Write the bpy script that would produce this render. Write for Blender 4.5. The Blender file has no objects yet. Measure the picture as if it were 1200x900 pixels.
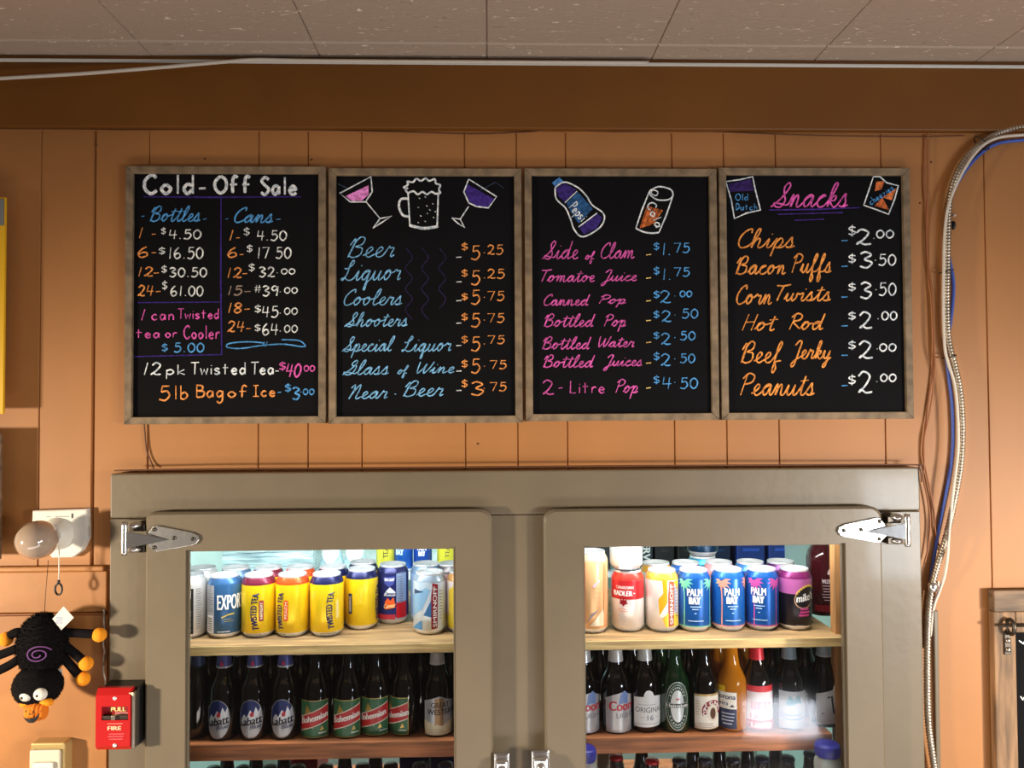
import bpy, bmesh, math, random
from mathutils import Vector, Matrix
from mathutils.geometry import tessellate_polygon

# ------------------------------------------------------------ camera, world, lights, exposure
SC = bpy.context.scene
COL = SC.collection
FPX = 935.0
CAM = Vector((0.0, -1.508, 1.55))
YAW, PITCH, ROLL = math.radians(1.666), math.radians(1.418), math.radians(-0.3236)


def cam_axes():
    f = Vector((math.sin(YAW) * math.cos(PITCH), math.cos(YAW) * math.cos(PITCH), math.sin(PITCH)))
    rt = Vector((math.cos(YAW), -math.sin(YAW), 0))
    up = rt.cross(f)
    c, s = math.cos(ROLL), math.sin(ROLL)
    return rt * c + up * s, up * c - rt * s, f


RT, UP, FW = cam_axes()
cd = bpy.data.cameras.new('camera')
cd.sensor_width = 36.0
cd.lens = 36.0 * FPX / 1200.0
cd.clip_start = 0.02
cam = bpy.data.objects.new('camera', cd)
COL.objects.link(cam)
cam.matrix_world = Matrix(((RT.x, UP.x, -FW.x, CAM.x), (RT.y, UP.y, -FW.y, CAM.y), (RT.z, UP.z, -FW.z, CAM.z), (0, 0, 0, 1)))
SC.camera = cam

wd = bpy.data.worlds.new('room_ambience')
SC.world = wd
wd.use_nodes = True
wd.node_tree.nodes['Background'].inputs[0].default_value = (1.0, 0.84, 0.70, 1)
wd.node_tree.nodes['Background'].inputs[1].default_value = 0.065

SC.view_settings.view_transform = 'Standard'
SC.view_settings.look = 'None'
SC.view_settings.exposure = 0.0
SC.view_settings.gamma = 1.0
SC.view_settings.use_curve_mapping = False
SC.cycles.use_denoising = True
SC.cycles.max_bounces = 8
SC.cycles.transparent_max_bounces = 12
SC.cycles.sample_clamp_indirect = 4.0


def lamp(name, kind, loc, target, power, color, size=0.2, size_y=None, angle=90, blend=1.0):
    l = bpy.data.lights.new(name, kind)
    l.energy = power
    l.color = color
    if kind == 'AREA':
        l.shape = 'RECTANGLE'
        l.size = size
        l.size_y = size_y or size
    else:
        l.shadow_soft_size = size
        if kind == 'SPOT':
            l.spot_size = math.radians(angle)
            l.spot_blend = blend
    o = bpy.data.objects.new(name, l)
    COL.objects.link(o)
    o.location = loc
    o.rotation_euler = (Vector(target) - Vector(loc)).to_track_quat('-Z', 'Y').to_euler()
    return o


# shaded bar lamps left and right of the camera, thrown down on the lower wall
lamp('bar_lamp_warm', 'SPOT', (-2.15, -1.2, 1.22), (-0.35, 0.0, 0.36), 330, (1.0, 0.84, 0.62), 0.08, angle=95)
lamp('bar_lamp_side', 'SPOT', (2.0, -1.5, 1.20), (0.75, 0.0, 0.36), 270, (1.0, 0.87, 0.70), 0.12, angle=95)
# window light from low on the right, cooler
lamp('window_daylight', 'AREA', (2.03, -2.3, 0.95), (0.8, 0.0, 0.65), 24, (0.78, 0.89, 1.0), 0.46, 0.5)
# lit panel under the bar counter, seen again as a reflection in the right cooler glass
lamp('undercounter_light', 'AREA', (1.045, -1.45, 0.412), (0.92, 0.0, 0.75), 1.6, (0.86, 0.90, 1.0), 0.26, 0.12)
# added fill near the floor to lift the ceiling, no known lamp
lamp('ceiling_fill', 'AREA', (0.0, -1.40, 0.10), (0.0, -1.35, 2.3), 22, (1.0, 0.90, 0.80), 2.6, 0.55)
# tubes inside the cooler
lamp('cooler_tube_left', 'AREA', (-0.36, 0.012, 1.335), (-0.36, 0.17, 1.0), 2.2, (0.93, 0.98, 1.0), 0.50, 0.025)
lamp('cooler_tube_right', 'AREA', (0.41, 0.012, 1.335), (0.41, 0.17, 1.0), 2.4, (1.0, 0.98, 0.93), 0.50, 0.025)
lamp('cooler_back_tube', 'AREA', (-0.30, 0.85, 1.50), (-0.25, 1.25, 0.9), 15.0, (0.86, 0.96, 1.0), 0.9, 0.1)
lamp('cooler_low_tube', 'AREA', (0.1, 0.52, 0.88), (0.1, 0.75, 0.6), 2.0, (0.92, 1.0, 0.97), 1.2, 0.04)


def at(px, py, Y=0.0):
    d = FW + RT * ((px - 600) / FPX) - UP * ((py - 450) / FPX)
    return CAM + d * ((Y - CAM.y) / d.y)


def PX(px, Y=0.0, py=450):
    return at(px, py, Y).x


def PZ(py, Y=0.0, px=600):
    return at(px, py, Y).z


# ------------------------------------------------------------ materials
MATS = {}


def srgb(c):
    return tuple(((v / 255) / 12.92 if v / 255 <= 0.04045 else ((v / 255 + 0.055) / 1.055) ** 2.4) for v in c) + (1.0,)


def mat(name, col, rough=0.5, metal=0.0, var=0.0, vscale=20.0, stretch=(1, 1, 1), bump=0.0, bscale=60.0, coat=0.0, trans=0.0, emis=0.0, spec=None, col2=None, detail=4.0):
    m = bpy.data.materials.new(name)
    m.use_nodes = True
    nt = m.node_tree
    b = nt.nodes['Principled BSDF']
    b.inputs['Base Color'].default_value = srgb(col)
    b.inputs['Roughness'].default_value = rough
    b.inputs['Metallic'].default_value = metal
    if coat:
        b.inputs['Coat Weight'].default_value = coat
        b.inputs['Coat Roughness'].default_value = 0.08
    if trans:
        b.inputs['Transmission Weight'].default_value = trans
        b.inputs['IOR'].default_value = 1.3
    if spec is not None:
        b.inputs['Specular IOR Level'].default_value = spec
    if var or bump or col2:
        tc = nt.nodes.new('ShaderNodeTexCoord')
        mp = nt.nodes.new('ShaderNodeMapping')
        mp.inputs['Scale'].default_value = stretch
        nt.links.new(tc.outputs['Object'], mp.inputs['Vector'])
        if var or col2:
            n = nt.nodes.new('ShaderNodeTexNoise')
            n.inputs['Scale'].default_value = vscale
            n.inputs['Detail'].default_value = detail
            nt.links.new(mp.outputs[0], n.inputs['Vector'])
            r = nt.nodes.new('ShaderNodeValToRGB')
            lo = [max(0, v * (1 - var)) for v in col]
            hi = col2 or [min(255, v * (1 + var)) for v in col]
            r.color_ramp.elements[0].position = 0.32
            r.color_ramp.elements[1].position = 0.68
            r.color_ramp.elements[0].color = srgb(lo)
            r.color_ramp.elements[1].color = srgb(hi)
            nt.links.new(n.outputs['Fac'], r.inputs[0])
            nt.links.new(r.outputs[0], b.inputs['Base Color'])
        if bump:
            n2 = nt.nodes.new('ShaderNodeTexNoise')
            n2.inputs['Scale'].default_value = bscale
            n2.inputs['Detail'].default_value = 5.0
            nt.links.new(mp.outputs[0], n2.inputs['Vector'])
            bp = nt.nodes.new('ShaderNodeBump')
            bp.inputs['Strength'].default_value = bump
            bp.inputs['Distance'].default_value = 0.002
            nt.links.new(n2.outputs['Fac'], bp.inputs['Height'])
            nt.links.new(bp.outputs[0], b.inputs['Normal'])
    MATS[name] = m
    return m


M = {}
M['wall'] = mat('wall_paint', (165, 111, 61), 0.55, var=0.05, vscale=3.0, bump=0.10, bscale=35, stretch=(1, 1, 0.5))
M['fascia'] = mat('fascia_paint', (114, 68, 12), 0.5, var=0.05, vscale=4, bump=0.08, bscale=30)
M['trimwood'] = mat('trim_paint', (164, 110, 60), 0.5, var=0.06, vscale=8, bump=0.12, bscale=30)
M['lip'] = mat('lip_paint', (128, 74, 34), 0.5, var=0.1, vscale=12)
M['grey'] = mat('cooler_paint', (108, 97, 80), 0.42, var=0.035, vscale=6, bump=0.22, bscale=45, coat=0.15)
M['mint'] = mat('lining_paint', (186, 208, 198), 0.5, var=0.03, vscale=5)
M['pine'] = mat('pine_shelf', (238, 194, 132), 0.5, var=0.16, vscale=5, stretch=(1.5, 12, 26), bump=0.08)
M['shelftop'] = mat('dark_shelf_top', (158, 128, 88), 0.6, var=0.22, vscale=5, stretch=(1.5, 12, 26), bump=0.08)
M['oldpine'] = mat('aged_pine_shelf', (168, 104, 62), 0.55, var=0.22, vscale=5, stretch=(1.5, 12, 24), bump=0.08)
M['post'] = mat('post_wood', (176, 128, 78), 0.55, var=0.18, vscale=6, stretch=(14, 14, 1.5), bump=0.08)
M['framewood'] = mat('weathered_frame_wood', (120, 102, 80), 0.7, var=0.18, vscale=14, stretch=(3, 3, 3), bump=0.2, bscale=90)
M['slate'] = mat('chalkboard_surface', (13, 13, 16), 0.8, var=0.16, vscale=7, spec=0.1)
M['ceil'] = mat('ceiling_tile', (188, 168, 150), 0.85, var=0.03, vscale=9)
M['white'] = mat('white_plastic', (214, 212, 204), 0.35)
M['cream'] = mat('cream_plastic', (198, 192, 174), 0.4)
M['gold'] = mat('cream_metal_box', (196, 172, 116), 0.3, metal=0.4)
M['chrome'] = mat('chrome', (226, 228, 232), 0.27, metal=1.0, bump=0.15, bscale=70)
M['steel'] = mat('dull_steel', (168, 160, 150), 0.35, metal=1.0)
M['iron'] = mat('dark_iron', (84, 78, 72), 0.4, metal=0.9)
M['dark'] = mat('dark_gap', (38, 32, 26), 0.7)
M['black'] = mat('black_plastic', (22, 21, 22), 0.4)
M['lid'] = mat('aluminium', (232, 234, 238), 0.28, metal=0.55)
M['red'] = mat('red_enamel', (176, 20, 22), 0.32, coat=0.3)
M['darkred'] = mat('dark_red_recess', (140, 18, 28), 0.4)
M['bulb'] = mat('frosted_bulb_glass', (168, 148, 132), 0.14, coat=1.0)
M['fur'] = mat('black_plush', (17, 15, 17), 0.95, spec=0.1)
M['orangefelt'] = mat('orange_felt', (234, 146, 14), 0.9, var=0.06, vscale=60, bump=0.3, bscale=300)
M['pumpkin'] = mat('pumpkin_felt', (218, 116, 14), 0.9, var=0.06, vscale=60, bump=0.3, bscale=300)
M['purplethread'] = mat('purple_thread', (112, 62, 128), 0.8)
M['conduit'] = mat('galvanised_conduit', (176, 166, 152), 0.36, metal=0.85, var=0.1, vscale=30)
M['bluecable'] = mat('blue_cable_sheath', (66, 92, 178), 0.4)
M['whitecable'] = mat('white_cable_sheath', (212, 204, 192), 0.45)
M['brownwire'] = mat('painted_over_wire', (150, 92, 56), 0.55)
M['darkwire'] = mat('dark_brown_wire', (86, 50, 30), 0.6)
M['plank'] = mat('rustic_plank', (128, 98, 70), 0.65, var=0.25, vscale=7, stretch=(12, 12, 1.3), bump=0.15)
M['plankdark'] = mat('rustic_top_plank', (104, 84, 66), 0.65, var=0.25, vscale=7, stretch=(1.3, 12, 12), bump=0.15)
M['yellow_sign'] = mat('yellow_sign_edge', (226, 176, 28), 0.45)  # thin top layer, darker brown than the pine board
M['greyplastic'] = mat('grey_plastic', (120, 122, 124), 0.5)
M['brown_glass'] = mat('brown_bottle_glass', (14, 8, 6), 0.07, coat=0.6)
M['green_glass'] = mat('green_bottle_glass', (16, 46, 22), 0.07, coat=0.6)
M['amber_glass'] = mat('amber_bottle', (206, 128, 20), 0.06, coat=0.5, trans=0.35)
M['clear_red'] = mat('cranberry_bottle', (70, 14, 22), 0.07, coat=0.6, trans=0.2)
M['clear'] = mat('clear_plastic', (205, 205, 200), 0.15, trans=0.5)
M['wrap'] = mat('shrink_wrap', (176, 206, 220), 0.12, coat=1.0, var=0.3, vscale=6, stretch=(1.5, 6, 30), bump=0.6, bscale=8)


def glass_material():
    m = bpy.data.materials.new('thin_door_glass')
    m.use_nodes = True
    nt = m.node_tree
    nt.nodes.remove(nt.nodes['Principled BSDF'])
    t = nt.nodes.new('ShaderNodeBsdfTransparent')
    g = nt.nodes.new('ShaderNodeBsdfGlossy')
    g.inputs['Roughness'].default_value = 0.07
    f = nt.nodes.new('ShaderNodeFresnel')
    f.inputs['IOR'].default_value = 1.4
    mx = nt.nodes.new('ShaderNodeMixShader')
    nt.links.new(f.outputs[0], mx.inputs[0])
    nt.links.new(t.outputs[0], mx.inputs[1])
    nt.links.new(g.outputs[0], mx.inputs[2])
    nt.links.new(mx.outputs[0], nt.nodes['Material Output'].inputs[0])
    return m


M['glass'] = glass_material()


def fissure(m):
    """Fissured acoustic tile: short pale and dark flecks."""
    nt = m.node_tree
    b = nt.nodes['Principled BSDF']
    tc = nt.nodes.new('ShaderNodeTexCoord')
    mp = nt.nodes.new('ShaderNodeMapping')
    mp.inputs['Scale'].default_value = (42, 110, 42)
    mp.inputs['Rotation'].default_value = (0, 0, 0.25)
    n = nt.nodes.new('ShaderNodeTexNoise')
    n.inputs['Scale'].default_value = 1.0
    n.inputs['Detail'].default_value = 3.0
    n.inputs['Distortion'].default_value = 1.5
    r = nt.nodes.new('ShaderNodeValToRGB')
    e = r.color_ramp.elements
    e[0].position, e[0].color = 0.26, srgb((150, 132, 118))
    e[1].position, e[1].color = 0.31, srgb((184, 164, 147))
    a = e.new(0.65)
    a.color = srgb((184, 164, 147))
    a = e.new(0.715)
    a.color = srgb((250, 236, 222))
    nt.links.new(tc.outputs['Object'], mp.inputs[0])
    nt.links.new(mp.outputs[0], n.inputs['Vector'])
    nt.links.new(n.outputs['Fac'], r.inputs[0])
    nt.links.new(r.outputs[0], b.inputs['Base Color'])
    bp = nt.nodes.new('ShaderNodeBump')
    bp.inputs['Strength'].default_value = 0.5
    bp.inputs['Distance'].default_value = 0.003
    bp.invert = True
    nt.links.new(n.outputs['Fac'], bp.inputs['Height'])
    nt.links.new(bp.outputs[0], b.inputs['Normal'])


fissure(M['ceil'])


def ink(c, rough=0.35, metal=0.0):
    key = 'ink_%d_%d_%d' % tuple(c) + ('_metallic' if metal else '')
    if key not in M:
        M[key] = mat(key, c, rough, metal)
    return M[key]


def foil(c):
    return ink(c, 0.3, 0.35)


def chalk(c):
    key = 'chalk_%d_%d_%d' % tuple(c)
    if key not in M:
        M[key] = mat(key, c, 0.9, var=0.22, vscale=160, detail=2, spec=0.1)
    return M[key]


# ------------------------------------------------------------ mesh builder
CHALKRND = random.Random(11)


class MB:
    def __init__(self):
        self.v, self.f, self.m, self.s, self.mats = [], [], [], [], []

    def mi(self, m):
        if m not in self.mats:
            self.mats.append(m)
        return self.mats.index(m)

    def add(self, verts, faces, m, smooth=False):
        o = len(self.v)
        self.v += [Vector(p) for p in verts]
        k = self.mi(m)
        for f in faces:
            self.f.append([i + o for i in f])
            self.m.append(k)
            self.s.append(smooth)
        return self

    def box(self, x0, x1, y0, y1, z0, z1, m, bev=0.0, seg=2):
        x0, x1 = min(x0, x1), max(x0, x1)
        y0, y1 = min(y0, y1), max(y0, y1)
        z0, z1 = min(z0, z1), max(z0, z1)
        bm = bmesh.new()
        bmesh.ops.create_cube(bm, size=1.0)
        for v in bm.verts:
            v.co = Vector(((x0 + x1) / 2 + v.co.x * (x1 - x0), (y0 + y1) / 2 + v.co.y * (y1 - y0), (z0 + z1) / 2 + v.co.z * (z1 - z0)))
        if bev:
            bmesh.ops.bevel(bm, geom=bm.edges[:], offset=bev, segments=seg, affect='EDGES', profile=0.5)
        return self.bm(bm, m)

    def bm(self, bm, m, smooth=False):
        bm.verts.index_update()
        self.add([v.co.copy() for v in bm.verts], [[v.index for v in f.verts] for f in bm.faces], m, smooth)
        bm.free()
        return self

    def lathe(self, c, prof, mats, seg=32, smooth=True, axis='Z'):
        """prof [(r, h)...] bottom to top; mats one material or a list, one per band."""
        c = Vector(c)
        n = len(prof)
        for i in range(n - 1):
            m = mats[min(i, len(mats) - 1)] if isinstance(mats, (list, tuple)) else mats
            ring = []
            for (r, h) in (prof[i], prof[i + 1]):
                for k in range(seg):
                    a = 2 * math.pi * k / seg
                    p = (r * math.sin(a), -r * math.cos(a), h)
                    if axis == 'Y':
                        p = (p[0], -p[2], -p[1])
                    ring.append(c + Vector(p))
            fs = []
            for k in range(seg):
                k2 = (k + 1) % seg
                fs.append([k, k2, seg + k2, seg + k])
            self.add(ring, fs, m, smooth)
        return self

    def tube(self, pts, r, m, seg=8, ridge=0.0, pitch=0.006, smooth=True):
        pts = [Vector(p) for p in pts]
        n = len(pts)
        T = []
        for i in range(n):
            t = pts[min(i + 1, n - 1)] - pts[max(i - 1, 0)]
            T.append(t.normalized() if t.length else Vector((0, 0, 1)))
        nn = T[0].orthogonal().normalized()
        vs = []
        L = 0.0
        for i in range(n):
            if i:
                L += (pts[i] - pts[i - 1]).length
            nn = (nn - T[i] * nn.dot(T[i])).normalized()
            b = T[i].cross(nn)
            rr = r[i] if isinstance(r, (list, tuple)) else r
            if ridge:
                rr += ridge * math.cos(2 * math.pi * L / pitch)
            for k in range(seg):
                a = 2 * math.pi * k / seg
                vs.append(pts[i] + nn * (rr * math.cos(a)) + b * (rr * math.sin(a)))
        fs = []
        for i in range(n - 1):
            for k in range(seg):
                k2 = (k + 1) % seg
                fs.append([i * seg + k, i * seg + k2, (i + 1) * seg + k2, (i + 1) * seg + k])
        fs.append(list(range(seg))[::-1])
        fs.append([(n - 1) * seg + k for k in range(seg)])
        return self.add(vs, fs, m, smooth)

    def prism(self, poly, y0, y1, m, bev=0.0, side=None):
        """poly [(x, z)] extruded from y0 (front, nearer the camera) back to y1."""
        bm = bmesh.new()
        vs = [bm.verts.new((x, y0, z)) for x, z in poly]
        f = bm.faces.new(vs)
        r = bmesh.ops.extrude_face_region(bm, geom=[f])
        top = [e for e in r['geom'] if isinstance(e, bmesh.types.BMVert)]
        for v in top:
            v.co.y = y1
        bmesh.ops.recalc_face_normals(bm, faces=bm.faces[:])
        if bev:
            ed = [e for e in bm.edges if all(abs(v.co.y - y0) < 1e-7 for v in e.verts)]
            bmesh.ops.bevel(bm, geom=ed, offset=bev, segments=2, affect='EDGES', profile=0.5)
        return self.bm(bm, m)

    def ellipsoid(self, c, r, m, seg=24, rings=14, rot=None, lump=0.0, seed=0):
        rnd = random.Random(seed)
        vs, fs = [], []
        c = Vector(c)
        R = rot or Matrix.Identity(3)
        for j in range(rings + 1):
            th = math.pi * j / rings
            for k in range(seg):
                a = 2 * math.pi * k / seg
                q = 1 + (rnd.uniform(-lump, lump) if lump and 0 < j < rings else 0)
                p = Vector((r[0] * math.sin(th) * math.sin(a), -r[1] * math.sin(th) * math.cos(a), r[2] * math.cos(th))) * q
                vs.append(c + R @ p)
        for j in range(rings):
            for k in range(seg):
                k2 = (k + 1) % seg
                fs.append([j * seg + k, (j + 1) * seg + k, (j + 1) * seg + k2, j * seg + k2])
        return self.add(vs, fs, m, True)

    def ribbon(self, pts, w, y, m, taper=True):
        """flat stroke in the wall plane: pts [(x, z)], width w, at depth y."""
        n = len(pts)
        if n < 2:
            return self
        vs, fs = [], []
        for i in range(n):
            a, b = pts[max(i - 1, 0)], pts[min(i + 1, n - 1)]
            dx, dz = b[0] - a[0], b[1] - a[1]
            l = math.hypot(dx, dz)
            if l < 1e-5:
                dx, dz = pts[i][0] - a[0], pts[i][1] - a[1]
                l = math.hypot(dx, dz) or 1e-9
            yj = y - CHALKRND.uniform(0, .00035)  # chalk lies in uneven grains
            k = 0.5 * w * (0.65 if taper and i in (0, n - 1) else 1.0)
            vs.append((pts[i][0] - dz / l * k, yj, pts[i][1] + dx / l * k))
            vs.append((pts[i][0] + dz / l * k, yj, pts[i][1] - dx / l * k))
            if i:
                fs.append([2 * i - 2, 2 * i - 1, 2 * i + 1, 2 * i])
        return self.add(vs, fs, m)

    def poly(self, pts, y, m):
        tri = tessellate_polygon([[Vector((p[0], p[1], 0)) for p in pts]])
        return self.add([(p[0], y, p[1]) for p in pts], [list(t) for t in tri], m)

    def lift(self, fn):
        self.layer = getattr(self, 'layer', 0) + 1
        d = self.layer * 3e-5

        def g(u, v):
            p = fn(u, v)
            t = fn(u + .0001, v) - p
            return p + Vector((t.y, -t.x, 0)).normalized() * d
        return g

    # printed decals: 2D (u right, v up, metres) put through fn -> point
    def decal_poly(self, pts, fn, m, step=0.005):
        fn = self.lift(fn)
        bm = bmesh.new()
        try:
            vs = [bm.verts.new((p[0], p[1], 0)) for p in pts]
            for t in tessellate_polygon([[Vector((p[0], p[1], 0)) for p in pts]]):
                try:
                    bm.faces.new([vs[i] for i in t])
                except ValueError:
                    pass
            u0, u1 = min(p[0] for p in pts), max(p[0] for p in pts)
            k = math.ceil(u0 / step)
            while k * step < u1:
                bmesh.ops.bisect_plane(bm, geom=bm.verts[:] + bm.edges[:] + bm.faces[:], plane_co=(k * step, 0, 0), plane_no=(1, 0, 0))
                k += 1
            bm.verts.index_update()
            self.add([fn(v.co.x, v.co.y) for v in bm.verts], [[v.index for v in f.verts] for f in bm.faces], m, True)
        finally:
            bm.free()
        return self

    def decal_rect(self, u0, u1, v0, v1, fn, m):
        return self.decal_poly([(u0, v0), (u1, v0), (u1, v1), (u0, v1)], fn, m)

    def decal_line(self, pts, w, fn, m):
        fn = self.lift(fn)
        n = len(pts)
        vs, fs = [], []
        for i in range(n):
            a, b = pts[max(i - 1, 0)], pts[min(i + 1, n - 1)]
            dx, dz = b[0] - a[0], b[1] - a[1]
            l = math.hypot(dx, dz) or 1e-9
            vs.append(fn(pts[i][0] - dz / l * w / 2, pts[i][1] + dx / l * w / 2))
            vs.append(fn(pts[i][0] + dz / l * w / 2, pts[i][1] - dx / l * w / 2))
            if i:
                fs.append([2 * i - 2, 2 * i - 1, 2 * i + 1, 2 * i])
        return self.add(vs, fs, m)

    def decal_text(self, s, box, fn, m, bold=0.0, up=False, down=False, arc=0.0, shear=0.0, rise=0.0):
        u0, u1, v0, v1 = box
        if up or down:
            self.layer = getattr(self, 'layer', 0) + 4
        if bold:
            # heavier strokes: the same letters laid again a hair to each side
            d = bold * 1.6 * ((u1 - u0) if up or down else (v1 - v0))
            for k in (-1, 1):
                b2 = (u0, u1, v0 + k * d, v1 + k * d) if up or down else (u0 + k * d, u1 + k * d, v0, v1)
                self.decal_text(s, b2, fn, m, 0.0, up, down, arc, shear, rise)
        fn = self.lift(fn)
        vs, fs = text2d(s, 0.0, shear)
        out = []
        for (a, b) in vs:
            if up:
                u = u1 - b * (u1 - u0)
                v = v0 + a * (v1 - v0)
                u += arc * ((2 * a - 1) ** 2 - 0.5)
            elif down:
                u = u0 + b * (u1 - u0)
                v = v1 - a * (v1 - v0)
            else:
                u = u0 + a * (u1 - u0)
                v = v0 + b * (v1 - v0) + rise * a - arc * (2 * a - 1) ** 2
            out.append(fn(u, v))
        return self.add(out, fs, m)

    def build(self, name, parent=None, origin=None):
        me = bpy.data.meshes.new(name)
        if parent is not None:
            o3 = parent_origin(parent)
        elif origin is not None:
            o3 = Vector(origin)
        else:
            lo = Vector([min(p[i] for p in self.v) for i in range(3)])
            hi = Vector([max(p[i] for p in self.v) for i in range(3)])
            o3 = Vector(((lo.x + hi.x) / 2, (lo.y + hi.y) / 2, lo.z))
        me.from_pydata([tuple(p - o3) for p in self.v], [], self.f)
        for m in self.mats:
            me.materials.append(m)
        for p, k, s in zip(me.polygons, self.m, self.s):
            p.material_index = k
            p.use_smooth = s
        bm = bmesh.new()
        bm.from_mesh(me)
        bmesh.ops.remove_doubles(bm, verts=bm.verts[:], dist=1e-6)
        bm.to_mesh(me)
        bm.free()
        me.update()
        o = bpy.data.objects.new(name, me)
        COL.objects.link(o)
        if parent is not None:
            o.parent = parent
        else:
            o.location = o3
        return o


def parent_origin(p):
    o = Vector((0, 0, 0))
    while p is not None:
        o = o + Vector(p.location)
        p = p.parent
    return o


TEXT = {}


def text2d(s, bold=0.0, shear=0.0):
    key = (s, bold, shear)
    if key not in TEXT:
        c = bpy.data.curves.new('lettering', 'FONT')
        c.body = s
        c.offset = bold
        c.shear = shear
        c.resolution_u = 3
        o = bpy.data.objects.new('lettering', c)
        COL.objects.link(o)
        dg = bpy.context.evaluated_depsgraph_get()
        me = o.evaluated_get(dg).to_mesh()
        vs = [(v.co.x, v.co.y) for v in me.vertices]
        fs = [list(p.vertices) for p in me.polygons]
        o.evaluated_get(dg).to_mesh_clear()
        bpy.data.objects.remove(o)
        bpy.data.curves.remove(c)
        x0, x1 = min(v[0] for v in vs), max(v[0] for v in vs)
        y0, y1 = min(v[1] for v in vs), max(v[1] for v in vs)
        TEXT[key] = ([((x - x0) / (x1 - x0), (y - y0) / (y1 - y0)) for x, y in vs], fs)
    return TEXT[key]


def tag(o, label=None, cat=None, group=None, kind=None):
    if label:
        o['label'] = label
    if cat:
        o['category'] = cat
    if group:
        o['group'] = group
    if kind:
        o['kind'] = kind
    return o


def thing(name, loc, label, cat, group=None):
    o = bpy.data.objects.new(name, None)
    o.empty_display_size = 0.02
    COL.objects.link(o)
    o.location = loc
    return tag(o, label, cat, group)


def smooth_path(pts, n=8):
    """Catmull-Rom through the points (any dimension)."""
    if len(pts) < 3:
        return [tuple(p) for p in pts]
    P = [pts[0]] + list(pts) + [pts[-1]]
    out = []
    for i in range(1, len(P) - 2):
        p0, p1, p2, p3 = P[i - 1], P[i], P[i + 1], P[i + 2]
        for k in range(n):
            t = k / n
            out.append(tuple(0.5 * (2 * b + (c - a) * t + (2 * a - 5 * b + 4 * c - d) * t * t + (3 * b - a - 3 * c + d) * t ** 3) for a, b, c, d in zip(p0, p1, p2, p3)))
    out.append(tuple(pts[-1]))
    return out


# ------------------------------------------------------------ the room
FRAME_Y, DOOR_Y, GLASS_Y = -0.030, -0.055, -0.043
CEIL_Z = PZ(73, 0, 600)
COOL_L, COOL_R = PX(128, FRAME_Y, 720), PX(1081, FRAME_Y, 720)
COOL_T = PZ(551.5, FRAME_Y, 600)
OPEN_L, OPEN_R, OPEN_T = COOL_L + 0.03, COOL_R - 0.03, COOL_T - 0.03
XL, XR = -2.4, 2.4


def wall_strip(mb, x0, x1, z0, z1, grooves):
    """vertical planks with V grooves"""
    xs = [(x0, 0.0)]
    for g, w, d in sorted(grooves):
        if x0 + w < g < x1 - w:
            xs += [(g - w / 2, 0.0), (g - w * 0.12, d), (g + w * 0.12, d), (g + w / 2, 0.0)]
    xs.append((x1, 0.0))
    vs, fs = [], []
    for i, (x, y) in enumerate(xs):
        vs += [(x, y, z0), (x, y, z1)]
        if i:
            fs.append([2 * i - 2, 2 * i, 2 * i + 1, 2 * i - 1])
    mb.add(vs, fs, M['wall'])
    mb.add([(x0, 0.02, z0), (x1, 0.02, z0), (x1, 0.02, z1), (x0, 0.02, z1)], [[0, 3, 2, 1]], M['wall'])


gl = [(PX(p, 0, 350), 0.0035, 0.003) for p in (47, 174, 303, 361, 424, 545, 606, 664, 789, 850, 911, 1035, 1156)]
gl += [(PX(109.5, 0, 400), 0.007, 0.007)]
gl += [(PX(1156, 0, 350) + k, 0.0035, 0.003) for k in (0.1, 0.2, 0.4, 0.5, 0.6, 0.8)]
gl += [(PX(47, 0, 350) - k, 0.0035, 0.003) for k in (0.1, 0.3, 0.4, 0.5, 0.7, 0.8)]
w = MB()
wall_strip(w, XL, XR, OPEN_T, CEIL_Z + 0.02, gl)
wall_strip(w, XL, OPEN_L, 0.0, OPEN_T, gl)
wall_strip(w, OPEN_R, XR, 0.0, OPEN_T, gl)
for px, py in ((240, 186), (365, 187), (1091, 190), (1078, 238), (113, 170), (560, 520)):
    q = at(px, py)
    w.lathe((q.x, 0, q.z), [(.0022, 0), (.0014, .0012), (0, .0014)], M['darkwire'], 10, axis='Y')
tag(w.build('wall_back', origin=(0, 0, 0)), kind='structure')

c = MB()
jx = [PX(p, 0, 73) for p in (182, 377, 571, 763, 950)]
pitch = (jx[-1] - jx[0]) / 4
xs = [jx[0] + pitch * k for k in range(-6, 11)]
ys = [0.0, -0.078] + [-0.078 - 0.305 * k for k in range(1, 8)]
g, gy = 0.0016, 0.0045
for i in range(len(xs) - 1):
    for j in range(len(ys) - 1):
        a, b, y1, y0 = xs[i], xs[i + 1], ys[j], ys[j + 1]
        z = CEIL_Z
        vs = [(a, y0, z + .004), (b, y0, z + .004), (b, y1, z + .004), (a, y1, z + .004), (a + g, y0 + gy, z), (b - g, y0 + gy, z), (b - g, y1 - gy, z), (a + g, y1 - gy, z)]
        c.add(vs, [[4, 7, 6, 5], [0, 4, 5, 1], [1, 5, 6, 2], [2, 6, 7, 3], [3, 7, 4, 0]], M['ceil'])
tag(c.build('ceiling', origin=(0, 0, CEIL_Z)), kind='structure')

f = MB()
f.box(XL, XR, -2.3, 0.02, -0.05, 0.0, mat('floor_vinyl', (96, 78, 62), 0.5, var=0.1, vscale=6))
tag(f.build('floor', origin=(0, 0, -0.05)), kind='structure')

t = MB()
t.box(XL, XR, -0.020, -0.0002, PZ(150.5, -0.02), CEIL_Z - 0.0005, M['fascia'], 0.002)
t.box(XL, XR, -0.006, -0.0002, PZ(154.5, -0.006), PZ(150.5, -0.02) - 0.0005, M['trimwood'], 0.001)
tag(t.build('trim_1'), kind='structure')
t = MB()
t.box(XL, XR, -0.026, -0.0204, PZ(75.5, -0.026), PZ(71.8, -0.026), M['white'], 0.0015)
tag(t.build('trim_2'), kind='structure')
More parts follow.
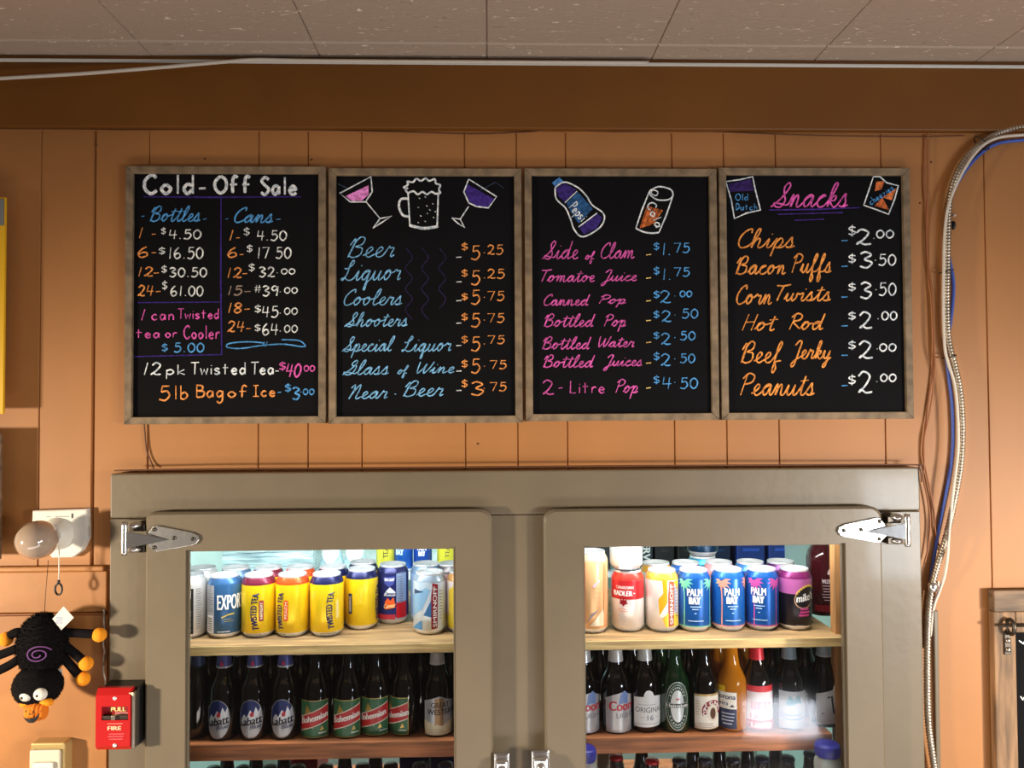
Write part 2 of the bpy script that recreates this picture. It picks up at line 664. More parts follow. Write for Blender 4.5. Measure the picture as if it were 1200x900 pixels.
# left: rail moulding, board and lip beside the cooler
xe = PX(122, -0.01, 690)
t = MB()
t.box(XL, xe, -0.013, -0.0002, PZ(664, -0.013), PZ(658, -0.013), M['trimwood'], 0.003)
t.box(XL, xe + 0.004, -0.009, -0.0002, PZ(711, -0.009), PZ(664.3, -0.013), M['trimwood'], 0.002)
t.box(XL, xe + 0.004, -0.012, -0.0002, PZ(714, -0.012), PZ(711.2, -0.009), M['lip'], 0.001)
t.box(XL, xe + 0.004, -0.005, -0.0002, 0.0, PZ(714.3, -0.005), M['trimwood'], 0.001)
tag(t.build('trim_3'), kind='structure')
# right: narrow painted batten below the conduit clamp
t = MB()
t.box(PX(1095.5, -0.007, 790), PX(1101, -0.007, 790), -0.007, -0.0002, 0.0, PZ(722, -0.007), M['grey'], 0.002)
tag(t.build('trim_4'), kind='structure')

# ------------------------------------------------------------ handwriting: pen strokes, x-height 1, capitals 2
def L(*p):
    return ('L', list(p))


def S(*p):
    return ('S', list(p))


PRN = {
    '0': [S((.6, 2), (.18, 1.5), (.12, .6), (.5, 0), (.95, .5), (1, 1.4), (.6, 2))],
    '1': [L((.45, 2), (.3, 0))],
    '2': [S((.1, 1.55), (.45, 2), (.92, 1.6), (.65, .8), (.15, .08), (.3, .32), (.65, .04), (1.1, .12))],
    '3': [S((.1, 1.75), (.5, 2), (.92, 1.6), (.42, 1.05), (.98, .65), (.6, 0), (.05, .2))],
    '4': [L((.25, 2), (.1, .85), (1.05, .9)), L((.85, 1.9), (.7, 0))],
    '5': [L((1, 2), (.35, 1.98), (.25, 1.15)), S((.25, 1.15), (.75, 1.3), (1, .7), (.6, 0), (.05, .15))],
    '6': [S((.75, 2), (.28, 1.4), (.1, .6), (.4, 0), (.92, .35), (.8, .9), (.4, .9), (.14, .5))],
    '7': [L((.05, 1.95), (1, 2), (.45, 0))],
    '8': [S((.55, 1.05), (.12, 1.5), (.5, 2), (.92, 1.5), (.55, 1.05), (.1, .5), (.5, 0), (.95, .5), (.55, 1.05))],
    '9': [S((.9, 1.6), (.5, 2), (.1, 1.5), (.4, 1.05), (.9, 1.5), (.95, 1.9), (.88, .8), (.75, 0))],
    '$': [S((.88, 1.6), (.42, 1.75), (.15, 1.35), (.5, 1), (.86, .7), (.55, .22), (.1, .4)), L((.52, 2.15), (.48, -.15))],
    '-': [L((.1, .85), (.9, .9))],
    '.': [L((.15, .05), (.3, .12))],
    '#': [L((.35, 1.9), (.2, .1)), L((.8, 1.9), (.65, .1)), L((.05, 1.3), (1, 1.35)), L((0, .7), (.95, .75))],
    'a': [S((.82, .9), (.4, 1), (.1, .5), (.4, 0), (.8, .5), (.83, .95), (.85, .0))],
    'b': [L((.15, 2), (.15, 0)), S((.15, .7), (.6, 1), (.9, .5), (.55, 0), (.15, .1))],
    'c': [S((.85, .85), (.5, 1), (.12, .5), (.45, 0), (.9, .2))],
    'd': [S((.8, .85), (.4, 1), (.1, .5), (.4, 0), (.8, .45)), L((.86, 2), (.86, 0))],
    'e': [S((.12, .5), (.85, .6), (.5, 1), (.12, .5), (.45, 0), (.9, .2))],
    'f': [S((.85, 1.8), (.55, 2), (.35, 1.5), (.33, 0)), L((.05, 1), (.8, 1.02))],
    'g': [S((.82, .9), (.4, 1), (.1, .5), (.4, .05), (.8, .5), (.84, .95), (.8, -.5), (.4, -.9), (.1, -.6))],
    'h': [L((.15, 2), (.15, 0)), S((.15, .6), (.5, 1), (.8, .7), (.8, 0))],
    'i': [L((.25, 1), (.25, 0)), L((.27, 1.4), (.29, 1.5))],
    'k': [L((.15, 2), (.15, 0)), L((.85, 1), (.18, .45), (.9, 0))],
    'l': [L((.25, 2), (.25, 0))],
    'n': [L((.15, 1), (.15, 0)), S((.15, .6), (.5, 1), (.8, .7), (.82, 0))],
    'o': [S((.5, 1), (.12, .5), (.5, 0), (.92, .5), (.5, 1))],
    'p': [L((.15, 1), (.12, -.9)), S((.15, .75), (.6, 1), (.92, .5), (.5, 0), (.15, .25))],
    'r': [L((.15, 1), (.15, 0)), S((.15, .6), (.45, 1), (.8, .9))],
    's': [S((.8, .85), (.4, 1), (.15, .75), (.5, .5), (.82, .25), (.4, 0), (.08, .15))],
    't': [L((.4, 1.7), (.4, 0)), L((.05, 1.1), (.85, 1.12))],
    'u': [S((.12, 1), (.15, .3), (.45, 0), (.8, .4), (.85, 1), (.87, 0))],
    'z': [L((.1, 1), (.85, 1), (.1, 0), (.9, .02))],
    'w': [L((.1, 1), (.35, 0), (.65, .8), (.95, 0), (1.2, 1))],
    'B': [L((.2, 2), (.2, 0)), S((.2, 1.95), (.9, 1.8), (.85, 1.15), (.2, 1.05)), S((.2, 1.05), (1.1, .9), (1, .15), (.2, 0))],
    'C': [S((1.15, 1.65), (.8, 2), (.2, 1.4), (.2, .5), (.7, 0), (1.2, .35))],
    'D': [L((.2, 2), (.2, 0)), S((.2, 2), (.9, 1.7), (1.0, .7), (.2, 0))],
    'I': [L((.1, 1.98), (.9, 2)), L((.5, 2), (.5, 0)), L((.05, 0), (.95, .02))],
    'L': [L((.2, 2), (.15, 0), (.95, .02))],
    'O': [S((.7, 2), (.15, 1.3), (.2, .5), (.7, 0), (1.25, .5), (1.25, 1.5), (.7, 2))],
    'P': [L((.2, 2), (.2, 0)), S((.2, 1.95), (.95, 1.7), (.8, 1.0), (.2, .95))],
    'S': [S((1, 1.7), (.6, 2), (.2, 1.55), (.6, 1.05), (1, .6), (.6, 0), (.1, .25))],
    'T': [L((.0, 1.95), (1.2, 2)), L((.62, 1.97), (.55, 0))],
}
PADV = {'1': .75, '.': .55, 'i': .55, 'l': .55, 'w': 1.35, 'O': 1.5, 'C': 1.35, 'T': 1.2, 'B': 1.3, 'I': 1.1, 'S': 1.2, 'r': .95, 'D': 1.25}
# joined script: (advance, main stroke, extra strokes)
CUR = {
    'a': (1.1, [(0, .15), (.35, .75), (.75, .92), (.5, 1), (.18, .6), (.3, .05), (.6, .2), (.8, .95), (.8, .25), (.93, .02), (1.1, .2)], []),
    'c': (.85, [(0, .15), (.35, .75), (.68, .9), (.5, 1), (.2, .7), (.22, .2), (.48, 0), (.85, .2)], []),
    'd': (1.2, [(0, .15), (.35, .75), (.75, .92), (.5, 1), (.18, .6), (.3, .05), (.6, .2), (.85, 1), (.95, 2), (.86, .7), (.9, .05), (1.2, .2)], []),
    'e': (.82, [(0, .15), (.4, .45), (.6, .8), (.42, 1), (.2, .7), (.25, .2), (.5, 0), (.82, .2)], []),
    'f': (.9, [(0, .15), (.4, 1), (.62, 1.75), (.48, 2), (.32, 1.4), (.3, 0), (.27, -.7), (.42, -.95), (.55, -.5), (.38, .05), (.9, .2)], []),
    'g': (1.1, [(0, .15), (.35, .75), (.75, .92), (.5, 1), (.18, .6), (.3, .05), (.6, .2), (.82, .95), (.76, 0), (.62, -.8), (.35, -.95), (.36, -.6), (.8, -.1), (1.1, .2)], []),
    'h': (1.15, [(0, .15), (.4, 1.1), (.55, 1.85), (.4, 2), (.25, 1.5), (.22, .02), (.35, .65), (.62, 1), (.76, .75), (.73, .2), (.86, .0), (1.15, .2)], []),
    'i': (.65, [(0, .15), (.32, .95), (.3, .2), (.42, 0), (.65, .2)], [L((.42, 1.4), (.45, 1.5))]),
    'k': (1.0, [(0, .15), (.4, 1.1), (.55, 1.85), (.4, 2), (.25, 1.5), (.22, .02), (.4, .8), (.7, .9), (.65, .55), (.32, .5), (.6, .1), (.78, 0), (1, .2)], []),
    'l': (.7, [(0, .15), (.4, 1), (.55, 1.85), (.4, 2), (.22, 1.4), (.22, .3), (.4, 0), (.7, .2)], []),
    'm': (1.5, [(0, .15), (.2, .9), (.28, .95), (.28, .02), (.42, .7), (.6, 1), (.7, .7), (.7, .02), (.84, .7), (1.02, 1), (1.12, .7), (1.12, .2), (1.25, 0), (1.5, .2)], []),
    'n': (1.1, [(0, .15), (.2, .9), (.28, .95), (.28, .02), (.42, .7), (.6, 1), (.72, .7), (.72, .2), (.85, 0), (1.1, .2)], []),
    'o': (1.0, [(0, .15), (.4, .88), (.6, 1), (.3, .92), (.15, .5), (.38, .02), (.7, .4), (.66, .9), (.55, .85), (.75, .72), (1, .78)], []),
    'p': (1.05, [(0, .15), (.3, 1), (.25, 0), (.2, -.9), (.28, .3), (.55, 1), (.82, .7), (.65, .1), (.38, .05), (.65, 0), (1.05, .2)], []),
    'q': (1.15, [(0, .15), (.35, .75), (.75, .92), (.5, 1), (.18, .6), (.3, .05), (.6, .2), (.82, .95), (.76, 0), (.68, -.85), (.82, -.9), (.85, -.2), (1.15, .2)], []),
    'r': (.9, [(0, .15), (.25, 1.05), (.35, .88), (.66, .9), (.6, .3), (.68, .02), (.9, .2)], []),
    's': (.85, [(0, .15), (.4, 1.1), (.48, .75), (.6, .35), (.42, .02), (.15, .12), (.5, .03), (.85, .2)], []),
    't': (.75, [(0, .15), (.35, 1), (.44, 1.75), (.36, .8), (.36, .2), (.5, 0), (.75, .2)], [L((.05, 1.28), (.78, 1.38))]),
    'u': (1.1, [(0, .15), (.2, .95), (.18, .3), (.36, 0), (.62, .3), (.78, .95), (.74, .25), (.86, 0), (1.1, .2)], []),
    'w': (1.35, [(0, .15), (.2, .95), (.18, .3), (.36, 0), (.62, .4), (.7, .95), (.68, .3), (.84, 0), (1.08, .4), (1.12, .95), (1.35, .8)], []),
    'y': (1.1, [(0, .15), (.2, .95), (.2, .3), (.4, .02), (.66, .3), (.82, .95), (.74, 0), (.6, -.8), (.35, -.95), (.36, -.6), (.8, -.1), (1.1, .2)], []),
    'B': (1.35, [(.0, 1.2), (.25, 1.85), (.32, 1.2), (.2, 0), (.3, 1.3), (.6, 2), (1.0, 1.85), (.95, 1.3), (.5, 1.05), (1.05, .9), (1.1, .25), (.6, -.02), (.25, .15)], []),
    'C': (1.1, [(1, 1.55), (.92, 2), (.5, 1.75), (.2, 1.1), (.22, .4), (.55, 0), (1.1, .25)], []),
    'G': (1.25, [(-.1, 0), (.5, .7), (.95, 1.65), (.78, 2), (.48, 1.6), (.6, 1.25), (1.0, 1.25), (.98, .5), (.6, 0), (.1, .1), (.0, .35), (.6, .3), (1.25, .2)], []),
    'H': (1.15, [(.2, 2), (.1, 0)], [L((.98, 2), (.88, 0)), L((.1, 1), (.98, 1.08))]),
    'J': (1.1, [(.2, 1.5), (.55, 2), (.9, 1.9), (.8, .9), (.58, -.6), (.3, -.9), (.2, -.6), (.6, -.1), (1.1, .2)], []),
    'L': (1.15, [(-.1, 1.2), (.3, 1.2), (.72, 1.7), (.6, 2), (.4, 1.6), (.36, .7), (.1, .04), (-.08, .16), (.25, .22), (.7, .0), (1.15, .2)], []),
    'N': (1.25, [(-.05, 1.5), (.2, 2), (.3, 1.2), (.15, 0), (.4, 1.2), (.75, 2), (.85, 1.2), (.8, .2), (1.0, 0), (1.25, .2)], []),
    'P': (1.15, [(.05, 1.5), (.5, 2), (1.05, 1.75), (.95, 1.2), (.35, 1.0)], [L((.38, 1.85), (.2, 0))]),
    'R': (1.15, [(.05, 1.5), (.5, 2), (1.0, 1.75), (.9, 1.2), (.35, 1.0), (.75, .5), (1.15, .1)], [L((.38, 1.85), (.2, 0))]),
    'S': (1.15, [(-.15, 0), (.5, .75), (.92, 1.65), (.76, 2), (.5, 1.65), (.62, 1.1), (.85, .5), (.6, 0), (.15, .08), (.05, .32), (.5, .28), (1.15, .2)], []),
    'T': (1.15, [(.05, 1.9), (.6, 1.85), (1.35, 2)], [S((.75, 1.9), (.6, 1.0), (.5, 0))]),
    'W': (1.55, [(.05, 2), (.15, .8), (.35, 0), (.72, .9), (.85, 1.6), (.85, .6), (1.02, 0), (1.35, .9), (1.5, 2)], []),
    '-': (.9, [(.05, .8), (.75, .85)], []), '.': (.5, [(.15, .3), (.3, .35)], []),
}
LONE_CAPS = 'BHPRTW'


def strokes(txt, cur):
    out, x = [], 0.0
    if not cur:
        for ch in txt:
            if ch == ' ':
                x += .7
                continue
            for k, p in PRN[ch]:
                q = [(a + x, b) for a, b in p]
                out.append(smooth_path(q, 6) if k == 'S' else q)
            x += PADV.get(ch, 1.15) + .12
        return out
    chain = []
    for ch in txt:
        if ch == ' ':
            if chain:
                out.append(smooth_path(chain, 5))
            chain = []
            x += .9
            continue
        adv, mainp, ex = CUR[ch]
        p = [(a + x, b) for a, b in mainp]
        if ch in LONE_CAPS:
            out.append(smooth_path(p, 5))
        else:
            chain += p[1:] if chain else p
        for k, e in ex:
            q = [(a + x, b) for a, b in e]
            out.append(smooth_path(q, 5) if k == 'S' else q)
        x += adv
    if chain:
        out.append(smooth_path(chain, 5))
    return out


BOARD_Y = -0.0105      # face of the slate
CHALK_Y = -0.0108
CROP = {1: 140, 2: 375, 3: 605, 4: 835}


class Pen:
    """writes chalk on one board; coordinates are read off that board's own close-up"""

    def __init__(self, board):
        self.ox = CROP[board]

    def w(self, x, y):
        p = at(self.ox + x / 2.812, 185 + y / 2.812, CHALK_Y)
        return (p.x, p.z)

    def word(self, mb, txt, x0, x1, base, top, col, width=2.0, cur=False, h=2.0, slant=0.0, rise=0.0):
        st = strokes(txt, cur)
        st = [[(a + slant * b, b) for a, b in s] for s in st]
        lo = min(a for s in st for a, b in s)
        hi = max(a for s in st for a, b in s)
        k = (base - top) / h
        for s in st:
            q = [self.w(x0 + (a - lo) / max(hi - lo, 1e-6) * (x1 - x0), base - b * k - rise * (a - lo) / max(hi - lo, 1e-6)) for a, b in s]
            mb.ribbon(q, width * 0.00148, CHALK_Y, chalk(col))

    def line(self, mb, pts, col, width=1.6, smooth=False, dy=0.0):
        q = [self.w(*p) for p in (smooth_path(pts, 8) if smooth else pts)]
        mb.ribbon(q, width * 0.00148, CHALK_Y + dy, chalk(col))

    def fill(self, mb, pts, col, smooth=False, dy=0.0001):
        q = [self.w(*p) for p in (smooth_path(pts, 6) if smooth else pts)]
        mb.poly(q, CHALK_Y + dy, chalk(col))


WH, BL, OR, PK, PU = (208, 228, 248), (78, 142, 200), (220, 138, 78), (206, 88, 166), (54, 38, 112)
DIM, WARM = (138, 120, 108), (206, 212, 220)


def board(px, label):
    """framed chalkboard; px = corners of its frame in the photograph (tl, tr, br, bl)"""
    FY = -0.018
    q = [at(a, b, FY) for a, b in px]
    x0, x1 = (q[0].x + q[3].x) / 2, (q[1].x + q[2].x) / 2
    z1, z0 = (q[0].z + q[1].z) / 2, (q[2].z + q[3].z) / 2
    r = thing('chalkboard', ((x0 + x1) / 2, 0, z0), label, 'menu board', 'chalkboard menus hung in a row above the cooler')
    fw = 0.0135
    p = MB()
    p.box(x0 + fw * .6, x1 - fw * .6, BOARD_Y, -0.003, z0 + fw * .6, z1 - fw * .6, M['slate'])
    p.build('board_panel', r)
    for poly in ([(x0, z1), (x1, z1), (x1 - fw, z1 - fw), (x0 + fw, z1 - fw)], [(x0 + fw, z0 + fw), (x1 - fw, z0 + fw), (x1, z0), (x0, z0)],
                 [(x0, z0), (x0, z1), (x0 + fw, z1 - fw), (x0 + fw, z0 + fw)], [(x1 - fw, z0 + fw), (x1 - fw, z1 - fw), (x1, z1), (x1, z0)]):
        m = MB()
        m.prism(poly, FY, -0.0008, M['framewood'], 0.0012)
        m.build('frame_rail', r)
    return r


def part(mb, name, parent, label=None):
    if mb.v:
        tag(mb.build(name, parent), label)


# --- board 1
B1 = board([(146, 194), (382, 195), (381, 496), (146, 497.5)], 'chalkboard menu headed Cold - Off Sale with bottle and can prices')
P = Pen(1)
m = MB()
P.word(m, 'Cold', 82, 242, 118, 56, WH, 4.2)
P.line(m, [(262, 101), (284, 100)], WH, 4)
P.word(m, 'Off', 314, 430, 116, 60, WH, 4.0)
P.word(m, 'Sale', 466, 583, 121, 64, WH, 3.8)
part(m, 'heading_lettering', B1, 'bold white heading Cold - Off Sale')
m = MB()
for l in ([(78, 128), (300, 130), (600, 128)], [(335, 130), (334, 400), (337, 650)], [(60, 477), (335, 475)], [(48, 655), (337, 648)]):
    P.line(m, l, PU, 2.2)
part(m, 'chalk_rule', B1, 'purple ruled lines')
m = MB()
P.line(m, [(72, 193), (82, 192)], BL, 1.4)
P.word(m, 'Bottles', 102, 266, 209, 160, BL, 1.7, True, slant=.3)
P.line(m, [(276, 203), (288, 200)], BL, 1.4)
part(m, 'subheading_lettering', B1, 'blue script heading Bottles')
m = MB()
P.line(m, [(350, 202), (359, 200)], BL, 1.4)
P.word(m, 'Cans', 380, 506, 213, 164, BL, 1.9, True, slant=.3)
P.line(m, [(516, 203), (531, 202)], BL, 1.4)
part(m, 'subheading_lettering', B1, 'blue script heading Cans')
rows = [('1', 66, 76, 264, 230, '4.50', 165, 268, 267, 237, 138, 152, 252, 230, 107, 120, 251, OR),
        ('6', 62, 92, 328, 293, '16.50', 166, 275, 332, 295, 130, 150, 318, 295, 106, 121, 312, OR),
        ('12', 64, 110, 390, 360, '30.50', 165, 287, 392, 362, 139, 156, 379, 355, 113, 130, 379, OR),
        ('24', 62, 112, 455, 420, '61.00', 170, 275, 455, 422, 141, 157, 434, 406, 120, 136, 440, OR),
        ('1', 364, 374, 272, 238, '4.50', 455, 550, 272, 240, 410, 428, 256, 230, 385, 397, 263, OR),
        ('6', 358, 385, 328, 295, '17 50', 458, 565, 331, 295, 420, 438, 311, 287, 396, 409, 318, OR),
        ('12', 358, 402, 395, 362, '32.00', 460, 578, 392, 360, 426, 445, 374, 348, 406, 421, 381, OR),
        ('15', 360, 405, 452, 422, '39.00', 472, 586, 455, 422, 445, 466, 445, 418, 412, 432, 440, DIM),
        ('18', 360, 402, 511, 478, '45.00', 472, 586, 525, 489, 446, 466, 510, 485, 412, 430, 498, OR),
        ('24', 358, 411, 573, 538, '64.00', 472, 586, 584, 546, 446, 464, 572, 548, 418, 433, 562, OR)]
for i, (n, a, b, y, tp, pr, c0, c1, cy, ct, d0, d1, dyb, dt, h0, h1, hy, cc) in enumerate(rows):
    m = MB()
    P.word(m, n, a, b, y, tp, cc, 1.9, slant=.08)
    P.line(m, [(h0, hy + 1), (h1, hy)], cc, 1.7)
    part(m, 'quantity_lettering', B1)
    m = MB()
    P.word(m, '#' if n == '15' else '$', d0, d1, dyb, dt, WARM, 1.3)
    if i in (6, 7, 8, 9):
        k = c0 + (c1 - c0) * .44
        P.word(m, pr[:2], c0, k, cy, ct, WARM, 1.8)
        P.line(m, [(k + 6, cy - 13), (k + 9, cy - 14)], WARM, 1.5)
        P.word(m, pr[-2:], k + 22, c1, cy - 9, ct + 5, WARM, 1.5)
    else:
        P.word(m, pr, c0, c1, cy, ct, WARM, 1.8)
    part(m, 'price_lettering', B1)
m = MB()
P.line(m, [(480, 610), (420, 606), (362, 612), (356, 624), (400, 628), (470, 618), (540, 614), (600, 622), (612, 618), (590, 602), (535, 599)], BL, 1.6, True)
P.line(m, [(470, 622), (478, 606)], BL, 1.4)
P.line(m, [(480, 622), (488, 606)], BL, 1.4)
part(m, 'chalk_flourish', B1)
m = MB()
P.word(m, '1', 73, 84, 535, 499, PK, 1.8)
P.word(m, 'can', 107, 178, 534, 516, PK, 1.7, h=1)
P.word(m, 'Twisted', 193, 326, 530, 497, PK, 1.7)
P.word(m, 'tea', 55, 130, 593, 566, PK, 1.8, h=1.7)
P.word(m, 'or', 152, 190, 592, 576, PK, 1.6, h=1)
P.word(m, 'Cooler', 213, 330, 596, 553, PK, 1.8)
P.word(m, '$', 140, 158, 638, 612, BL, 1.5)
P.word(m, '5.00', 180, 278, 640, 610, BL, 1.8)
part(m, 'note_lettering', B1, 'pink note 1 can Twisted tea or Cooler with a blue price')
m = MB()
P.word(m, '12', 82, 136, 715, 675, WH, 2.0, slant=.1)
P.word(m, 'pk', 155, 215, 714, 682, WH, 2.0)
P.word(m, 'Twisted', 236, 414, 713, 674, WH, 2.1)
P.word(m, 'Tea', 434, 506, 713, 673, WH, 2.1)
part(m, 'item_lettering', B1)
m = MB()
P.line(m, [(514, 703), (525, 702)], WH, 2)
P.word(m, '$', 527, 547, 700, 672, PK, 1.7)
P.word(m, '40', 551, 598, 722, 678, PK, 2.2, slant=.15)
P.word(m, '00', 609, 643, 703, 684, PK, 1.6)
part(m, 'price_lettering', B1)
m = MB()
P.word(m, '5', 131, 165, 799, 752, OR, 2.2)
P.word(m, 'lb', 186, 224, 795, 750, OR, 2.1)
P.word(m, 'Bag', 255, 340, 789, 748, OR, 2.1)
P.word(m, 'of', 358, 420, 789, 750, OR, 2.1)
P.word(m, 'Ice', 440, 512, 786, 750, OR, 2.1)
part(m, 'item_lettering', B1)
m = MB()
P.line(m, [(522, 773), (533, 772)], BL, 1.8)
P.word(m, '$', 546, 565, 771, 745, BL, 1.7)
P.word(m, '3', 570, 593, 796, 756, BL, 2.2)
P.line(m, [(596, 772), (599, 771)], BL, 1.8)
P.word(m, '00', 606, 641, 780, 761, BL, 1.6)
part(m, 'price_lettering', B1)

# --- board 2
B2 = board([(384, 197), (612.5, 197), (611, 495), (386, 497)], 'chalkboard menu with two wine glasses and a beer mug drawn at the top')
P = Pen(2)
m = MB()
P.fill(m, [(84, 126), (160, 90), (160, 122), (136, 142), (104, 141)], (236, 130, 200))
P.line(m, [(168, 62), (65, 117), (100, 145), (150, 145), (172, 112), (168, 62)], WH, 2.0)
P.line(m, [(152, 145), (198, 200)], WH, 2.2)
P.line(m, [(174, 232), (198, 200), (236, 192), (205, 212), (174, 232)], WH, 1.8)
P.line(m, [(60, 86), (92, 101)], (70, 90, 120), 1.2)
part(m, 'wine_glass_drawing', B2, 'chalk drawing of a tilted glass of pink wine')
m = MB()
P.line(m, [(290, 112), (296, 222)], WH, 3.0)
P.line(m, [(390, 112), (386, 226)], WH, 3.0)
P.line(m, [(294, 222), (340, 232), (390, 226)], WH, 3.6, True)
P.line(m, [(292, 135), (268, 136), (260, 158), (272, 188), (294, 193)], WH, 3.0, True)
foam = [(290, 116), (282, 106), (288, 100), (276, 98), (290, 88), (288, 78), (306, 80), (318, 69), (332, 76), (348, 68), (360, 76), (378, 70), (382, 84), (396, 90), (392, 104), (396, 116), (380, 118), (368, 112), (352, 120), (338, 112), (322, 120), (308, 110), (290, 116)]
P.line(m, foam, WH, 2.4, True)
for a, b in ((326, 132), (345, 128), (322, 162), (350, 157), (370, 150), (330, 190), (352, 182), (372, 195), (345, 208), (322, 212), (360, 170), (378, 176)):
    P.line(m, [(a, b), (a + 4, b + 3)], WARM, 1.6)
part(m, 'beer_mug_drawing', B2, 'chalk drawing of a foaming beer mug')
m = MB()
P.fill(m, [(484, 86), (576, 136), (552, 162), (514, 157), (494, 144), (480, 112)], (62, 44, 124))
P.line(m, [(490, 70), (582, 128), (555, 165), (515, 160), (490, 148), (474, 112), (490, 70)], WH, 2.0)
P.line(m, [(490, 160), (462, 202)], WH, 2.2)
P.line(m, [(434, 198), (462, 202), (476, 230), (455, 216), (434, 198)], WH, 1.8)
P.line(m, [(528, 108), (578, 80), (606, 100)], (52, 62, 84), 1.2)
part(m, 'wine_glass_drawing', B2, 'chalk drawing of a tilted glass of purple wine')
m = MB()
for x in (292, 345, 402):
    P.line(m, [(x + (12 if k % 2 else -10), 295 + k * 34) for k in range(8 if x < 400 else 7)], (34, 30, 58), 1.8, True)
part(m, 'wavy_line_drawing', B2, 'faint purple wavy lines')
for words, dash, dol, big, cents in (
        ([('Beer', 92, 245, 328, 262)], 327, (305, 280), ('5', 335, 290), ('25', 553, 602, 318, 287)),
        ([('Liquor', 70, 266, 404, 338)], 408, (392, 368), ('5', 418, 372), ('25', 553, 607, 397, 367)),
        ([('Coolers', 80, 270, 486, 434)], 470, (469, 446), ('5', 482, 436), ('75', 552, 606, 470, 440)),
        ([('Shooters', 80, 288, 556, 510)], 544, (536, 512), ('5', 557, 513), ('75', 552, 606, 542, 513)),
        ([('Special', 72, 246, 638, 590), ('Liquor', 270, 432, 638, 588)], 618, (611, 586), ('5', 636, 590), ('75', 553, 607, 612, 586)),
        ([('Glass', 74, 226, 715, 668), ('of', 254, 291, 713, 686), ('Wine', 320, 442, 710, 672)], 702, (691, 666), ('5', 709, 663), ('75', 560, 613, 695, 668)),
        ([('Near', 95, 222, 794, 748), ('Beer', 275, 406, 786, 736)], 766, (756, 731), ('3', 782, 738), ('75', 560, 613, 768, 740))):
    m = MB()
    for t_, a, b, y, tp in words:
        P.word(m, t_, a, b, y, tp, (112, 166, 206), 1.5, True, slant=.32, rise=2)
    if words[0][0] == 'Near':
        P.line(m, [(246, 779), (251, 778)], (112, 166, 206), 2)
    part(m, 'item_lettering', B2)
    m = MB()
    P.line(m, [(449, dash + 1), (466, dash)], WARM, 2)
    P.word(m, '$', 467, 486, dol[0], dol[1], OR, 1.5)
    P.word(m, big[0], 498, 526 if big[0] == '5' else 538, big[1], big[2], OR, 1.9)
    P.line(m, [(540, big[1] - 22), (543, big[1] - 23)], OR, 1.4)
    P.word(m, *cents, OR, 1.6)
    part(m, 'price_lettering', B2)

# --- board 3
B3 = board([(615, 197.5), (842, 197), (841, 491.5), (616, 494.5)], 'chalkboard menu with a drawn soda bottle and cola can at the top')
P = Pen(3)
m = MB()
P.fill(m, [(118, 82), (142, 64), (158, 80), (130, 98)], (70, 122, 186))
P.fill(m, [(132, 100), (160, 84), (198, 104), (160, 146), (140, 128)], (56, 42, 112))
P.fill(m, [(166, 150), (202, 112), (228, 140), (252, 168), (206, 216), (186, 190)], (44, 84, 132))
P.fill(m, [(206, 226), (266, 184), (284, 196), (266, 232), (222, 252)], (56, 42, 112))
P.line(m, [(128, 98), (132, 135), (162, 165), (178, 200), (192, 238), (220, 260), (270, 234), (290, 204), (284, 180), (250, 155), (230, 124), (200, 96), (158, 80), (128, 98)], WH, 1.9, True)
P.line(m, [(160, 148), (200, 110)], WH, 1.6, dy=-.0001)
P.line(m, [(205, 228), (266, 182)], WH, 2.4, dy=-.0001)
k = math.cos(math.radians(42)), math.sin(math.radians(42))


def tilted(pen, mb, txt, ox, oy, ang, w, h, col, width):
    st = strokes(txt, False)
    hi = max(a for s in st for a, b in s)
    ca, sa = math.cos(math.radians(ang)), math.sin(math.radians(ang))
    for s in st:
        q = []
        for a, b in s:
            u, v = a / hi * w, b / 2 * h
            q.append((ox + u * ca + v * sa, oy + u * sa - v * ca))
        pen.line(mb, q, col, width, dy=-.0001)


tilted(P, m, 'Pepsi', 172, 164, 48, 62, 34, WH, 1.5)
part(m, 'soda_bottle_drawing', B3, 'chalk drawing of a purple and blue soda bottle')
m = MB()
for k in range(8):
    P.line(m, [(408 + k * 6, 232 - k * 2), (432 + k * 7, 158 + k * 2)], (186, 100, 52), 3.4 if k % 3 else 1.6, dy=.00015)
P.line(m, [(440 + 0, 108), (470, 95), (508, 104), (516, 124), (500, 138), (465, 138), (442, 122), (440, 108)], WH, 1.9, True)
P.line(m, [(438, 112), (414, 172), (394, 232)], WH, 2.1)
P.line(m, [(516, 126), (494, 190), (470, 246)], WH, 2.1)
P.line(m, [(394, 232), (420, 244), (446, 248), (470, 246)], WH, 2.1, True)
P.line(m, [(444, 112), (452, 106), (466, 112), (462, 124), (448, 120), (444, 112)], WH, 1.4, True)
tilted(P, m, 'Cola', 428, 152, 68, 84, 30, WH, 1.7)
part(m, 'cola_can_drawing', B3, 'chalk drawing of an orange scribbled cola can')
